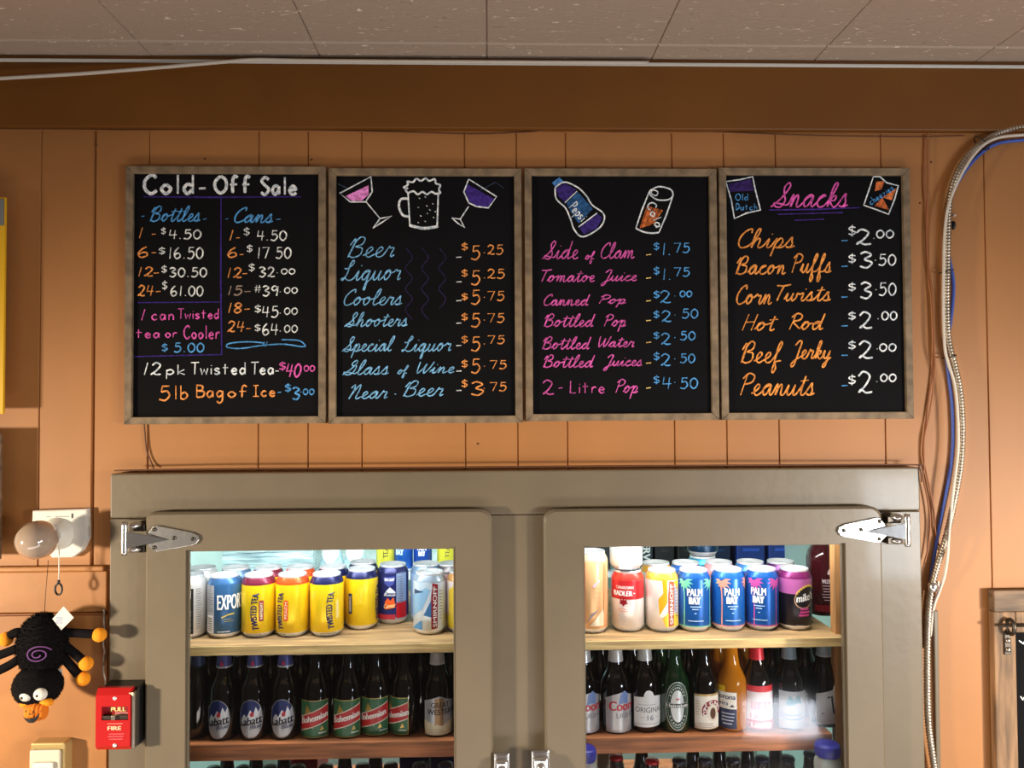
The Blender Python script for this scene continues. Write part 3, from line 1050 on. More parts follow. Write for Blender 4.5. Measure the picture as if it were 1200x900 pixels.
for words, dash, dol, main in (
        ([('Side', 85, 204, 333, 274), ('of', 226, 258, 335, 308), ('Clam', 280, 389, 331, 280)], 318, (304, 279), [('1.', 485, 506, 320, 281), ('75', 520, 570, 312, 281)]),
        ([('Tomatoe', 84, 258, 408, 368), ('Juice', 280, 397, 405, 370)], 395, (385, 359), [('1.', 486, 507, 402, 364), ('75', 520, 570, 390, 362)]),
        ([('Canned', 92, 242, 486, 450), ('Pop', 273, 361, 480, 452)], 470, (463, 438), [('2', 475, 509, 478, 438), ('00', 540, 578, 458, 438)]),
        ([('Bottled', 92, 259, 556, 515), ('Pop', 290, 361, 555, 516)], 535, (528, 504), [('2', 480, 511, 540, 504), ('50', 546, 598, 528, 498)]),
        ([('Bottled', 87, 246, 630, 590), ('Water', 272, 389, 623, 588)], 607, (597, 573), [('2', 478, 509, 615, 578), ('50', 540, 589, 600, 572)]),
        ([('Bottled', 90, 258, 690, 650), ('Juices', 288, 415, 685, 650)], 675, (667, 641), [('2', 478, 509, 685, 646), ('50', 540, 588, 675, 646)]),
        ([('Pop', 328, 401, 774, 730)], 757, (744, 718), [('4', 483, 511, 762, 722), ('50', 540, 597, 760, 725)])):
    m = MB()
    c3 = (192, 84, 156)
    for t_, a, b, y, tp in words:
        P.word(m, t_, a, b, y, tp, c3, 1.5, True, slant=.25)
    if len(words) == 1:
        P.word(m, '2', 88, 124, 780, 732, c3, 1.7)
        P.line(m, [(140, 759), (152, 757)], c3, 1.7)
        P.word(m, 'Litre', 178, 290, 775, 735, c3, 1.6)
    part(m, 'item_lettering', B3)
    m = MB()
    P.line(m, [(428, dash + 2), (444, dash)], (240, 190, 120), 1.8)
    P.word(m, '$', 453, 471, dol[0], dol[1], BL, 1.4)
    for t_, a, b, y, tp in main:
        P.word(m, t_, a, b, y, tp, BL, 1.7)
    if len(main[0][0]) == 1:
        P.line(m, [(521, main[0][3] - 22), (524, main[0][3] - 23)], BL, 1.4)
    part(m, 'price_lettering', B3)

# --- board 4
B4 = board([(844, 196), (1066.5, 197), (1071, 490), (845, 493)], 'chalkboard menu headed Snacks between two drawn snack bags')
P = Pen(4)
m = MB()
P.word(m, 'Snacks', 192, 446, 162, 82, PK, 2.0, True, slant=.3)
part(m, 'heading_lettering', B4, 'pink script heading Snacks')
m = MB()
for l in ([(186, 172), (330, 170), (486, 164)], [(215, 186), (430, 180)], [(270, 206), (368, 202)]):
    P.line(m, l, (70, 44, 128), 2.0)
part(m, 'chalk_rule', B4, 'purple underlines')
m = MB()
P.fill(m, [(52, 86), (126, 70), (136, 108), (58, 112)], (52, 36, 92))
P.line(m, [(44, 78), (90, 72), (132, 62), (142, 110), (158, 172), (112, 182), (72, 200), (62, 140), (44, 78)], WH, 1.9)
P.word(m, 'Old', 76, 116, 140, 118, BL, 1.2)
P.word(m, 'Dutch', 78, 146, 172, 150, BL, 1.2)
part(m, 'snack_bag_drawing', B4, 'chalk drawing of a purple chip bag')
m = MB()
P.fill(m, [(540, 78), (568, 76), (556, 104), (534, 110)], (190, 104, 60))
P.fill(m, [(560, 130), (606, 100), (590, 140)], (196, 110, 66))
P.fill(m, [(534, 158), (560, 130), (582, 172)], (186, 98, 56))
P.line(m, [(530, 62), (552, 62), (574, 82), (612, 92), (600, 136), (580, 186), (544, 172), (498, 156), (514, 110), (530, 62)], WH, 1.9)
tilted(P, m, 'cheezies', 522, 156, -34, 92, 22, BL, 1.2)
part(m, 'snack_bag_drawing', B4, 'chalk drawing of an orange snack bag with a blue band')
for words, dash, dol, main, dot, cents in (
        ([('Chips', 86, 271, 296, 234)], 272, (257, 223), ('2', 474, 522, 286, 236), (530, 266), ('00', 541, 596, 264, 238)),
        ([('Bacon', 78, 241, 383, 325), ('Puffs', 262, 391, 378, 316)], 357, (347, 317), ('3', 485, 525, 362, 310), (535, 338), ('50', 547, 603, 354, 318)),
        ([('Corn', 80, 195, 482, 420), ('Twists', 212, 389, 471, 418)], 458, (439, 412), ('3', 487, 523, 463, 410), (537, 435), ('50', 548, 604, 453, 412)),
        ([('Hot', 98, 216, 569, 515), ('Rod', 253, 371, 566, 513)], 553, (534, 507), ('2', 485, 526, 562, 508), (544, 531), ('00', 558, 607, 534, 506)),
        ([('Beef', 95, 230, 675, 606), ('Jerky', 258, 390, 662, 604)], 650, (631, 603), ('2', 483, 528, 661, 604), (541, 630), ('00', 551, 604, 637, 612)),
        ([('Peanuts', 92, 336, 782, 710)], 750, (747, 716), ('2', 481, 526, 775, 704), (540, 738), ('00', 554, 604, 737, 712))):
    m = MB()
    for t_, a, b, y, tp in words:
        P.word(m, t_, a, b, y, tp, (226, 138, 70), 2.0, True, slant=.25)
    part(m, 'item_lettering', B4)
    m = MB()
    P.line(m, [(425, dash + 1), (445, dash)], BL, 2.2)
    P.word(m, '$', 448, 471, dol[0], dol[1], WH, 1.6)
    P.word(m, *main, WH, 2.4)
    P.line(m, [dot, (dot[0] + 3, dot[1] - 1)], WH, 1.8)
    P.word(m, *cents, WH, 1.9)
    part(m, 'price_lettering', B4)

# ------------------------------------------------------------ the display cooler
cz = 0.04
COOL = thing('display_cooler', ((COOL_L + COOL_R) / 2, FRAME_Y, cz), 'taupe painted beer cooler with two glass doors under the chalkboards', 'cooler')


def ring(mb, outer, inner, y0, y1, m, ch):
    """panel with a hole: outer/inner loops [(x, z)] of equal length, front y0, back y1, chamfered outer edge"""
    n = len(outer)
    cx = sum(p[0] for p in outer) / n
    cz_ = sum(p[1] for p in outer) / n
    inset = [(x - math.copysign(min(ch, abs(x - cx)), x - cx), z - math.copysign(min(ch, abs(z - cz_)), z - cz_)) for x, z in outer]
    loops = [[(x, y1, z) for x, z in outer], [(x, y0 + ch, z) for x, z in outer], [(x, y0, z) for x, z in inset], [(x, y0, z) for x, z in inner], [(x, y1, z) for x, z in inner]]
    vs = [p for l in loops for p in l]
    fs = []
    for k in range(5):
        k2 = (k + 1) % 5
        for i in range(n):
            j = (i + 1) % n
            fs.append([k * n + i, k * n + j, k2 * n + j, k2 * n + i])
    mb.add(vs, fs, m)


def rounded(x0, x1, z0, z1, rads, n=6):
    """corner loop counter-clockwise from bottom left; rads (bl, br, tr, tl)"""
    out = []
    for (cx, cz_, a0), r in zip(((x0, z0, 180), (x1, z0, 270), (x1, z1, 0), (x0, z1, 90)), rads):
        sx, sz = (1 if cx == x0 else -1), (1 if cz_ == z0 else -1)
        for k in range(n + 1):
            a = math.radians(a0 + 90 * k / n)
            out.append((cx + sx * r + r * math.cos(a), cz_ + sz * r + r * math.sin(a)))
    return out


def loop4(x0, x1, z0, z1, n=6):
    return [p for p in ((x0, z0), (x1, z0), (x1, z1), (x0, z1)) for _ in range(n + 1)]


ZB = 0.55     # bottom of the doors, below the picture
# face frame: header, stiles and centre stile
hz = PZ(603, FRAME_Y)
m = MB()
m.box(COOL_L, COOL_R, FRAME_Y, -0.001, hz, COOL_T, M['grey'], 0.003)
m.build('header', COOL)
for a, b in ((COOL_L, PX(186, FRAME_Y, 750)), (PX(556, FRAME_Y, 750), PX(660, FRAME_Y, 750)), (PX(1022, FRAME_Y, 750), COOL_R)):
    m = MB()
    m.box(a, b, FRAME_Y + .0006, -0.001, ZB - .05, hz - 0.0008, M['grey'], 0.002)
    m.build('stile', COOL)
m = MB()
m.box(COOL_L, COOL_R, FRAME_Y, -0.001, cz, ZB - .0505, M['grey'], 0.003)
m.build('base_panel', COOL)

# insulated interior
IY, IZ = 1.72, OPEN_T + 0.25
m = MB()
a, b = OPEN_L - 0.30, OPEN_R + 0.30
m.box(a, a + .03, 0.03, IY, cz, IZ, M['mint'])
m.box(b - .03, b, 0.03, IY, cz, IZ, M['mint'])
m.box(a, b, IY, IY + .03, cz, IZ, M['mint'])
m.box(a, b, 0.03, IY, IZ, IZ + .03, M['mint'])
m.box(a, b, 0.03, IY, cz, cz + .03, M['mint'])
m.box(a, OPEN_L, 0.021, 0.03, cz, IZ, M['mint'])
m.box(OPEN_R, b, 0.021, 0.03, cz, IZ, M['mint'])
m.box(OPEN_L, OPEN_R, 0.021, 0.03, OPEN_T, IZ, M['mint'])
m.build('interior_lining', COOL)

SH_Y = 0.035
S1 = PZ(752.2, SH_Y, 600)
S2 = PZ(866.5, SH_Y, 600)
S3 = PZ(890, 0.11, 600) - 0.0117 - 0.165
SL, SR = PX(212, SH_Y, 760), PX(990, SH_Y, 755)
SR2 = PX(975.5, SH_Y, 870)
m = MB()
m.box(SL, SR, SH_Y, 0.47, S1 - .0185, S1 - .0006, M['pine'], 0.0012)
m.box(SL + .0006, SR - .0006, SH_Y + .0012, 0.469, S1 - .001, S1, M['shelftop'])
tag(m.build('shelf', COOL), 'pale pine shelf of cans')
m = MB()
m.box(SL, SR2, SH_Y, 0.47, S2 - .031, S2, M['oldpine'], 0.0012)
tag(m.build('shelf', COOL), 'reddish aged pine shelf of bottles')
m = MB()
m.box(SL, SR, -0.022, 0.50, S3 - .03, S3, M['oldpine'], 0.0012)
m.build('shelf', COOL)
for p, q in ((198, 216.5), (980, 1003)):
    m = MB()
    m.box(PX(p, .055, 800), PX(q, .055, 800), 0.055, 0.078, cz + .031, IZ - .001, M['post'], 0.001)
    m.build('post', COOL)
# far rack at the back of the cold room
RY0, RY1 = 1.28, 1.68
S4 = PZ(668, RY0 + .07, 460)
m = MB()
m.box(a + .05, b - .05, RY0, RY1, S4 - .02, S4, M['lid'])
m.build('far_shelf', COOL)
for x in (a + .08, 0.02, b - .08):
    m = MB()
    m.box(x - .012, x + .012, RY1 - .03, RY1, cz + .031, S4 - .0205, M['lid'])
    m.build('rack_leg', COOL)
# pale back board under the second shelf
m = MB()
m.box(SL - .02, SR + .02, 0.62, 0.635, cz + .031, S2 - .04, M['mint'])
m.build('back_board', COOL)


def strap_hinge(door, X, flip):
    """chrome strap hinge; X(px, py) gives (x, z); drawn for the left door, mirrored for the right"""
    m = MB()
    m.prism([X(*p) for p in ((172, 627), (181, 616), (185, 615.5), (226, 623.5), (233, 627), (234.5, 632), (231, 637), (225, 639), (184, 646), (180, 645), (172, 637))][::flip], DOOR_Y - .0045, DOOR_Y - .0005, M['chrome'], 0.0012)
    # raised V-shaped knuckle running out to the pin
    a, b, c_ = X(151, 621), X(151, 641), X(199, 632)
    yb, yt = DOOR_Y - .0046, DOOR_Y - .016
    vs = [(a[0], yt, a[1]), (b[0], yt, b[1]), (c_[0], yb - .001, c_[1]), (a[0], yt + .004, a[1]), (b[0], yt + .004, b[1]), (c_[0], yb, c_[1] - .0002)]
    m.add(vs, [[0, 1, 2], [3, 5, 4], [0, 3, 4, 1], [1, 4, 5, 2], [2, 5, 3, 0]], M['chrome'])
    for p in ((157, 616), (157, 644)):
        q = X(*p)
        m.ellipsoid((q[0], DOOR_Y + .006, q[1]), (.012, .014, .007), M['chrome'], 12, 8)
    pn = X(149.5, 632)
    m.lathe((pn[0], DOOR_Y - .012, X(149, 649)[1]), [(0, 0), (.0052, 0), (.0058, .004), (.0058, .052), (.0052, .059), (0, .059)], [M['chrome']], 14)
    m.box(*sorted((X(142, 632)[0], X(172, 632)[0])), FRAME_Y - .004, FRAME_Y - .0005, X(157, 650)[1], X(157, 611)[1], M['grey'], .001)
    m.box(*sorted((X(150, 632)[0], X(169, 632)[0])), DOOR_Y + .002, FRAME_Y - .0038, X(157, 623)[1], X(157, 615)[1], M['iron'], .001)
    m.box(*sorted((X(150, 632)[0], X(169, 632)[0])), DOOR_Y + .002, FRAME_Y - .0038, X(157, 648)[1], X(157, 640)[1], M['iron'], .001)
    for p in ((182, 620), (182, 641), (205, 630), (227, 631)):
        q = X(*p)
        m.lathe((q[0], DOOR_Y - .0046, q[1]), [(.0036, 0), (.0036, .0012), (.0014, .0018), (0, .0018)], [M['steel'], M['iron'], M['iron']], 12, axis='Y')
        m.box(q[0] - .0026, q[0] + .0026, DOOR_Y - .0068, DOOR_Y - .0063, q[1] - .0005, q[1] + .0005, M['dark'])
    m.build('hinge', door)


def latch(door, px0, px1, py):
    x0, x1, z1 = PX(px0, DOOR_Y - .01, 890), PX(px1, DOOR_Y - .01, 890), PZ(py, DOOR_Y - .01, 610)
    m = MB()
    m.box(x0, x1, DOOR_Y - .006, DOOR_Y - .0005, z1 - .10, z1, M['chrome'], .002)
    m.box(x0 + .002, x1 - .002, DOOR_Y - .022, DOOR_Y - .006, z1 - .085, z1 - .006, M['chrome'], .005, 3)
    xm = (x0 + x1) / 2
    m.lathe((xm, DOOR_Y - .022, z1 - .024), [(.008, 0), (.008, .003), (.006, .006), (0, .007)], [M['chrome']], 20, axis='Y')
    m.box(xm - .006, xm + .006, DOOR_Y - .040, DOOR_Y - .022, z1 - .080, z1 - .042, M['chrome'], .004)
    m.build('latch', door)


def cooler_door(lx, rx, ty, ox0, ox1, oty, rads, label, hinge_flip):
    z1, oz1 = PZ(ty, DOOR_Y, (lx + rx) / 2), PZ(oty, DOOR_Y, (ox0 + ox1) / 2)
    x0, x1 = PX(lx, DOOR_Y, 740), PX(rx, DOOR_Y, 740)
    i0, i1 = PX(ox0, DOOR_Y, 760), PX(ox1, DOOR_Y, 760)
    m = MB()
    ring(m, rounded(x0, x1, ZB, z1, rads), loop4(i0, i1, ZB + .1, oz1), DOOR_Y, FRAME_Y - .0004, M['grey'], .004)
    d = tag(m.build('glass_door', COOL), label)
    m = MB()
    m.box(i0 + .0002, i1 - .0002, GLASS_Y, GLASS_Y + .004, ZB + .1002, oz1 - .0002, M['glass'])
    m.build('glass_pane', d)
    m = MB()
    for (p, q, r, s) in ((i0, i0 + .004, ZB + .1, oz1), (i1 - .004, i1, ZB + .1, oz1), (i0 + .004, i1 - .004, oz1 - .004, oz1)):
        m.box(p, q, GLASS_Y - .005, GLASS_Y - .0005, r, s, M['lip'] if False else M['grey'], .0008)
    m.build('glazing_bead', d)
    return d


DL = cooler_door(169.5, 577, 599, 217, 534, 643, (.01, .01, .020, .012), 'left door, hinged at its left edge', 1)
DR = cooler_door(638, 1036, 595.5, 684, 993, 638, (.01, .01, .020, .020), 'right door, hinged at its right edge', -1)


def XL_(px, py):
    p = at(px, py, DOOR_Y)
    return (p.x, p.z)


def XR_(px, py):
    # right hinge: same shape mirrored, tip at (980.5, 622) and pin at (1059, 623)
    q = at(980.5 + (234.5 - px) * 0.925, 622.3 + (py - 632) * 0.98, DOOR_Y)
    return (q.x, q.z)


strap_hinge(DL, XL_, 1)
strap_hinge(DR, XR_, -1)
latch(DL, 579, 597, 884)
latch(DR, 623, 644, 881.5)

# ------------------------------------------------------------ cans
CR, CH = 0.0330, 0.1210


def cyl(cx, cy, z0, r, rot=0.0):
    return lambda u, v: Vector((cx + (r + .0003) * math.sin(u / r + rot), cy - (r + .0003) * math.cos(u / r + rot), z0 + v))


def lines(mb, fn, m, u0, u1, v0, n, dv=.0042, seed=1, h=.0011):
    """rows of print too small to read in the photograph, as fine bars"""
    r = random.Random(seed)
    for k in range(n):
        a = u0 + r.uniform(0, .15) * (u1 - u0)
        b = u1 - r.uniform(0, .25) * (u1 - u0)
        mb.decal_rect(a, b, v0 - k * dv, v0 - k * dv + h, fn, m)


def make_can(px, Y, shelf, label, body, bands=None, art=None, py=740, h=CH, r=CR, group=None, x=None):
    """body: colour of the side; bands [(z fraction, colour)...] from the bottom; art(mb, fn) prints the label"""
    cx = PX(px, Y, py) if x is None else x
    t = thing('beverage_can', (cx, Y, shelf), label, 'can', group)
    z = shelf + 0.0003
    m = MB()
    prof = [(0.0, .004), (.022, .003), (.0245, 0.0), (.0262, .0015), (r, .0105)]
    mats = [M['lid'], M['lid'], M['lid'], M['lid']]
    zs = [h - .0180] if not bands else [b_[0] * h for b_ in bands if b_[0] < .8] + [h - .0180]
    cols = [body] if not bands else [b_[1] for b_ in bands if b_[0] < .8] + [body]
    for k, zz in enumerate(zs):
        prof.append((r, zz))
        mats.append(foil(cols[min(k, len(cols) - 1)]))
    top = bands[-1][1] if bands and bands[-1][0] >= .8 else body
    prof += [(r - .0012, h - .0135), (.0272, h - .0045)]
    mats += [foil(top), foil(top)]
    m.lathe((cx, Y, z), prof, mats, 36)
    m.build('can_body', t)
    m = MB()
    m.lathe((cx, Y, z), [(.0272, h - .0045), (.0276, h - .0008), (.0270, h), (.0258, h - .0006), (.0250, h - .0050), (.0232, h - .0052), (0, h - .0048)], [M['lid']], 32)
    m.build('lid', t)
    m = MB()
    m.box(cx - .006, cx + .006, Y - .016, Y + .004, z + h - .0046, z + h - .0034, M['lid'], .0005)
    m.build('pull_tab', t)
    if art:
        m = MB()
        art(m, cyl(cx, Y, z, r))
        part(m, 'printed_label', t)
    return t


W_, NAVY, YEL = (240, 240, 238), (30, 34, 84), (250, 212, 30)
FY1 = SH_Y + .042 + CR


def art_tea(uc, accent, name, ub, inv=False):
    def f(m, fn):
        for k in range(9):
            a = -0.2 + k * .17
            m.decal_line([(uc - .024 + .016 * math.cos(2.2 + a), .062 + .020 * math.sin(2.2 + a)), (uc - .024 + .030 * math.cos(2.2 + a), .062 + .036 * math.sin(2.2 + a))], .0014, fn, foil((255, 226, 90)))
        m.decal_text('TWISTED TEA', (uc - .0065, uc + .0055, .017, .088), fn, ink(NAVY), .03, up=True, arc=.005)
        m.decal_rect(ub - .0045, ub + .0045, .034, .074, fn, ink(accent))
        if name:
            m.decal_text(name, (ub - .0024, ub + .0024, .038, .070), fn, ink((250, 236, 200)), .01, up=True)
        lines(m, fn, ink((120, 100, 30)), uc - .02, uc + .02, .008, 1)
    return f


def art_genuine(m, fn):
    m.decal_rect(-.022, .018, .010, .098, fn, ink((24, 22, 24)))
    m.decal_rect(-.012, .013, .078, .096, fn, ink(W_))
    m.decal_poly([(-.014, .062), (-.002, .074), (.010, .062), (-.002, .056)], fn, ink(W_))
    m.decal_text('GENUINE', (.006, .013, .014, .058), fn, ink(W_), .03, down=True)
    m.decal_rect(-.020, .002, .014, .056, fn, ink((206, 204, 200)))
    lines(m, fn, ink((120, 118, 118)), .021, .034, .096, 18, .0045, 3)


def art_export(m, fn):
    m.decal_rect(-.052, -.011, .010, .104, fn, ink((176, 180, 186)))
    lines(m, fn, ink((90, 94, 104)), -.032, -.013, .100, 12, .0042, 5)
    m.decal_rect(-.030, -.013, .012, .046, fn, ink(W_))
    for k in range(8):
        m.decal_rect(-.028, -.015, .015 + k * .0035, .0166 + k * .0035, fn, ink((60, 60, 66)))
    m.decal_text('EXPORT', (-.0035, .052, .057, .086), fn, ink(W_), .015)
    m.decal_line([(.004, .042), (.016, .047), (.028, .048)], .0025, fn, ink((196, 172, 70)))
    lines(m, fn, ink((150, 146, 90)), .006, .028, .038, 2)
    lines(m, fn, ink(W_), -.004, .026, .014, 1)


def art_clam(m, fn):
    m.decal_rect(.011, .036, .012, .106, fn, foil((150, 172, 206)))
    lines(m, fn, ink((96, 112, 150)), .013, .026, .098, 12, .005, 8)
    m.decal_rect(.011, .036, .014, .046, fn, foil((206, 26, 40)))
    m.decal_poly([(-.016, .098), (.008, .100), (.006, .084), (-.004, .078), (-.014, .086)], fn, ink((70, 80, 160)))
    m.decal_text('BUD LIGHT', (-.013, .007, .0905, .0965), fn, ink(W_), .03)
    m.decal_poly([(-.014, .066), (-.002, .078), (.009, .068), (.009, .060), (-.015, .060)], fn, ink((226, 230, 240)))
    m.decal_text('Clamato', (-.0135, .0085, .0615, .0685), fn, ink((30, 36, 90)), .03)
    m.decal_poly([(-.013, .047), (-.007, .056), (-.001, .050), (.005, .058), (.008, .046), (.009, .036), (-.012, .032)], fn, ink((236, 96, 40)))
    m.decal_text('Caesar', (-.015, .009, .034, .043), fn, ink((250, 214, 150)), .02, shear=.3, rise=.003)
    m.decal_rect(-.034, .009, .012, .022, fn, ink((180, 40, 56)))


def art_ice(red, shards):
    def f(m, fn):
        for c_, pts in shards:
            m.decal_poly(pts, fn, foil(c_))
        m.decal_poly([(.006, .012), (.0185, .014), (.0195, .100), (.008, .103), (.0055, .075)], fn, ink(red))
        m.decal_text('SMIRNOFF', (.0092, .0165, .017, .096), fn, ink(W_), .03, up=True)
        lines(m, fn, ink((110, 90, 90)), .022, .030, .086, 10, .006, 4)
    return f


BLUES = [((150, 196, 232), [(-.045, .03), (-.012, .052), (.004, .090), (-.02, .100), (-.045, .07)]), ((74, 130, 184), [(-.010, .040), (.006, .070), (.006, .036)]),
         ((206, 226, 240), [(-.045, .075), (-.005, .094), (.006, .105), (-.045, .105)]), ((90, 150, 200), [(-.040, .012), (-.014, .030), (-.012, .012)]), ((60, 84, 120), [(-.034, .090), (-.008, .086), (-.034, .080)])]
ORANGES = [((250, 186, 40), [(-.012, .034), (.004, .060), (.004, .104), (-.006, .104), (-.004, .078), (-.014, .066)]), ((250, 214, 70), [(.000, .012), (-.006, .028), (.006, .040), (.034, .034), (.034, .012)]),
           ((176, 170, 200), [(.0205, .040), (.0235, .040), (.0235, .092), (.0205, .092)]), ((250, 196, 60), [(.018, .10), (.034, .104), (.034, .080)])]


def art_palm(c_, left, shift=0.0, edge=.030):
    def f(m, fn):
        ic = foil(c_)
        for ux, d0 in ((left, 1), (edge, -1)):
            for k, a in enumerate((20, -8, -36, -64, -92, -120, 165, 200)):
                an = math.radians(a if d0 > 0 else 180 - a)
                ln = .020 if k < 5 else .014
                vx, vz = math.cos(an), math.sin(an)
                bx, bz = ux, .100
                m.decal_poly([(bx, bz), (bx + vx * ln * .5 - vz * .0028, bz + vz * ln * .5 + vx * .0028), (bx + vx * ln, bz + vz * ln * .95 - .002), (bx + vx * ln * .5 + vz * .0028, bz + vz * ln * .5 - vx * .0028)], fn, ic)
            m.decal_line([(ux, .100), (ux + .001, .060), (ux, .008)], .0022, fn, ic)
        m.decal_text('PALM', (shift - .0155, shift + .0135, .072, .0865), fn, ink(W_), .025)
        m.decal_text('BAY', (shift - .0115, shift + .0095, .056, .070), fn, ink(W_), .05)
        for v, a, b in ((.050, .010, .011), (.045, .006, .006), (.022, .014, .016), (.037, .002, .002)):
            m.decal_rect(shift - a, shift + b, v, v + .0016, fn, ink((180, 208, 236)))
    return f


def art_radler(m, fn):
    m.decal_rect(-.05, .05, .066, .103, fn, foil((208, 46, 52)))
    m.decal_text('CANADIAN', (-.030, .006, .0865, .0925), fn, ink((246, 226, 220)), .02)
    m.decal_text('RADLER', (-.036, .004, .073, .083), fn, ink(W_), .04)
    m.decal_rect(.006, .0095, .0772, .079, fn, ink(W_))
    c_ = [(-.014, .068), (-.012, .064), (-.007, .066), (-.008, .061), (-.005, .058), (-.011, .056), (-.014, .052), (-.017, .056), (-.023, .058), (-.020, .061), (-.021, .066), (-.016, .064)]
    m.decal_poly(c_, fn, ink((136, 16, 24)))
    lines(m, fn, ink((226, 130, 110)), -.026, -.004, .046, 2)
    lines(m, fn, ink((200, 196, 196)), -.028, -.008, .036, 6, .004, 2)


def art_mikes(m, fn):
    el = lambda a, b, n=26, du=.012, dv=.068: [(du + a * math.cos(2 * math.pi * k / n) + .1 * b * math.sin(2 * math.pi * k / n), dv + b * math.sin(2 * math.pi * k / n) + .18 * a * math.cos(2 * math.pi * k / n)) for k in range(n)]
    m.decal_rect(-.05, .05, .0735, .103, fn, foil((196, 106, 176)))
    m.decal_poly(el(.0245, .0225), fn, ink((196, 150, 120)))
    m.decal_poly(el(.0230, .0205), fn, ink((24, 20, 26)))
    q = el(.0235, .0215)
    m.decal_line(q[2:12], .0040, fn, ink((236, 206, 50)))
    m.decal_text("mike's", (-.0085, .0300, .057, .073), fn, ink(W_), .022, shear=.1, rise=.006)
    lines(m, fn, ink((196, 70, 140)), -.004, .022, .042, 3, .006, 6, .004)
    lines(m, fn, ink((200, 190, 200)), -.010, .010, .011, 1)


def art_peach(m, fn):
    m.decal_rect(-.040, -.016, .022, .140, fn, foil((226, 110, 46)))
    lines(m, fn, ink((250, 216, 180)), -.024, -.018, .126, 16, .006, 9, .003)
    m.decal_poly([(-.016, .020), (.010, .048), (-.004, .040)], fn, ink((150, 140, 150)))
    m.decal_poly([(-.008, .016), (.020, .050), (.026, .016)], fn, foil((252, 226, 190)))
    m.decal_poly([(-.002, .096), (.012, .108), (.014, .104), (.000, .090)], fn, ink((206, 178, 188)))
    m.decal_rect(.022, .029, .016, .138, fn, foil((240, 160, 110)))
    lines(m, fn, ink((236, 170, 120)), .002, .014, .090, 5, .009, 4)


G1 = 'front row of cans on the pale upper shelf'
row1 = [
    (222.5, FY1, 'white and black can cut by the left edge of the left cooler door', (206, 203, 198), None, art_genuine),
    (263.5, FY1, 'blue and silver can with large white capitals beside the yellow cans', (58, 104, 152), None, art_export),
    (303.3, FY1, 'yellow can with a maroon shoulder band', YEL, [(.86, (120, 34, 58))], art_tea(.002, (150, 60, 60), 'RASPBERRY', .0135)),
    (342.8, FY1, 'yellow can with an orange shoulder band', YEL, [(.86, (232, 84, 30))], art_tea(-.017, (232, 90, 34), 'PEACH', -.005)),
    (383.0, FY1, 'front yellow can with navy shoulder band, lettering facing forward, beside the orange banded one', YEL, [(.86, NAVY)], art_tea(.014, (226, 196, 60), 'ORIGINAL', .0275)),
    (424.0, FY1 + .045, 'navy banded yellow can turned to show its small navy box', YEL, [(.86, NAVY)], art_tea(.045, NAVY, 'ORIGINAL', -.0195)),
    (460.5, FY1 + .085, 'navy can with an orange tomato patch and red corner set further back', (36, 44, 110), [(.13, (196, 200, 212)), (.9, (40, 44, 96))], art_clam),
    (503.5, FY1 + .004, 'white and ice blue can with a dark red upright band', (214, 226, 236), [(.9, (150, 166, 180))], art_ice((140, 28, 38), BLUES)),
    (543.0, FY1 + .010, 'pale and yellow can cut by the right edge of the left cooler door', (232, 214, 206), [(.30, (246, 220, 60)), (.9, (206, 150, 90))], art_ice((160, 90, 60), [((250, 214, 70), [(-.034, .085), (-.01, .10), (-.01, .03), (-.034, .04)])])),
    (776.0, FY1, 'white can with yellow splashes and a rust brown upright band', (244, 232, 224), [(.9, (240, 176, 70))], art_ice((176, 84, 50), ORANGES)),
    (813.3, FY1, 'blue can with mint green palm leaves', (20, 84, 160), [(.105, (120, 214, 190))], art_palm((130, 222, 190), -.028, -.005)),
    (853.5, FY1, 'blue can with coral palm leaves', (22, 92, 170), [(.105, (238, 150, 150))], art_palm((248, 168, 150), -.022, .000, .040)),
    (893.0, FY1, 'blue can with pink palm leaves', (20, 84, 164), [(.105, (206, 84, 170))], art_palm((214, 92, 176), -.026, -.016, .020)),
    (931.7, FY1 - .002, 'black can with a purple top and an oval logo', (26, 20, 32), [(.9, (120, 34, 96))], art_mikes),
]
for px, Y, lab, body, bands, art in row1:
    make_can(px, Y, S1, lab, body, bands, art, group=G1)
make_can(693.5, FY1 - .002, S1, 'tall peach can with a burnt orange side at the left edge of the right door', (248, 196, 140), [(.9, (214, 190, 160))], art_peach, h=.160, group=G1)
make_can(735.8, FY1 + .004, S1, 'red and white can with a red maple leaf, carrying a white can on its lid', (240, 232, 228), [(.9, (214, 60, 50))], art_radler, group=G1)


def art_white(m, fn):
    m.decal_rect(-.020, .006, .004, .11, fn, ink((214, 212, 214)))
    lines(m, fn, ink((170, 170, 178)), .017, .026, .108, 24, .0042, 11)


make_can(734.5, FY1 + .006, S1 + CH + .0006, 'white can standing on the lid of the red and white can', (246, 246, 246), None, art_white, group='cans stacked on other cans')

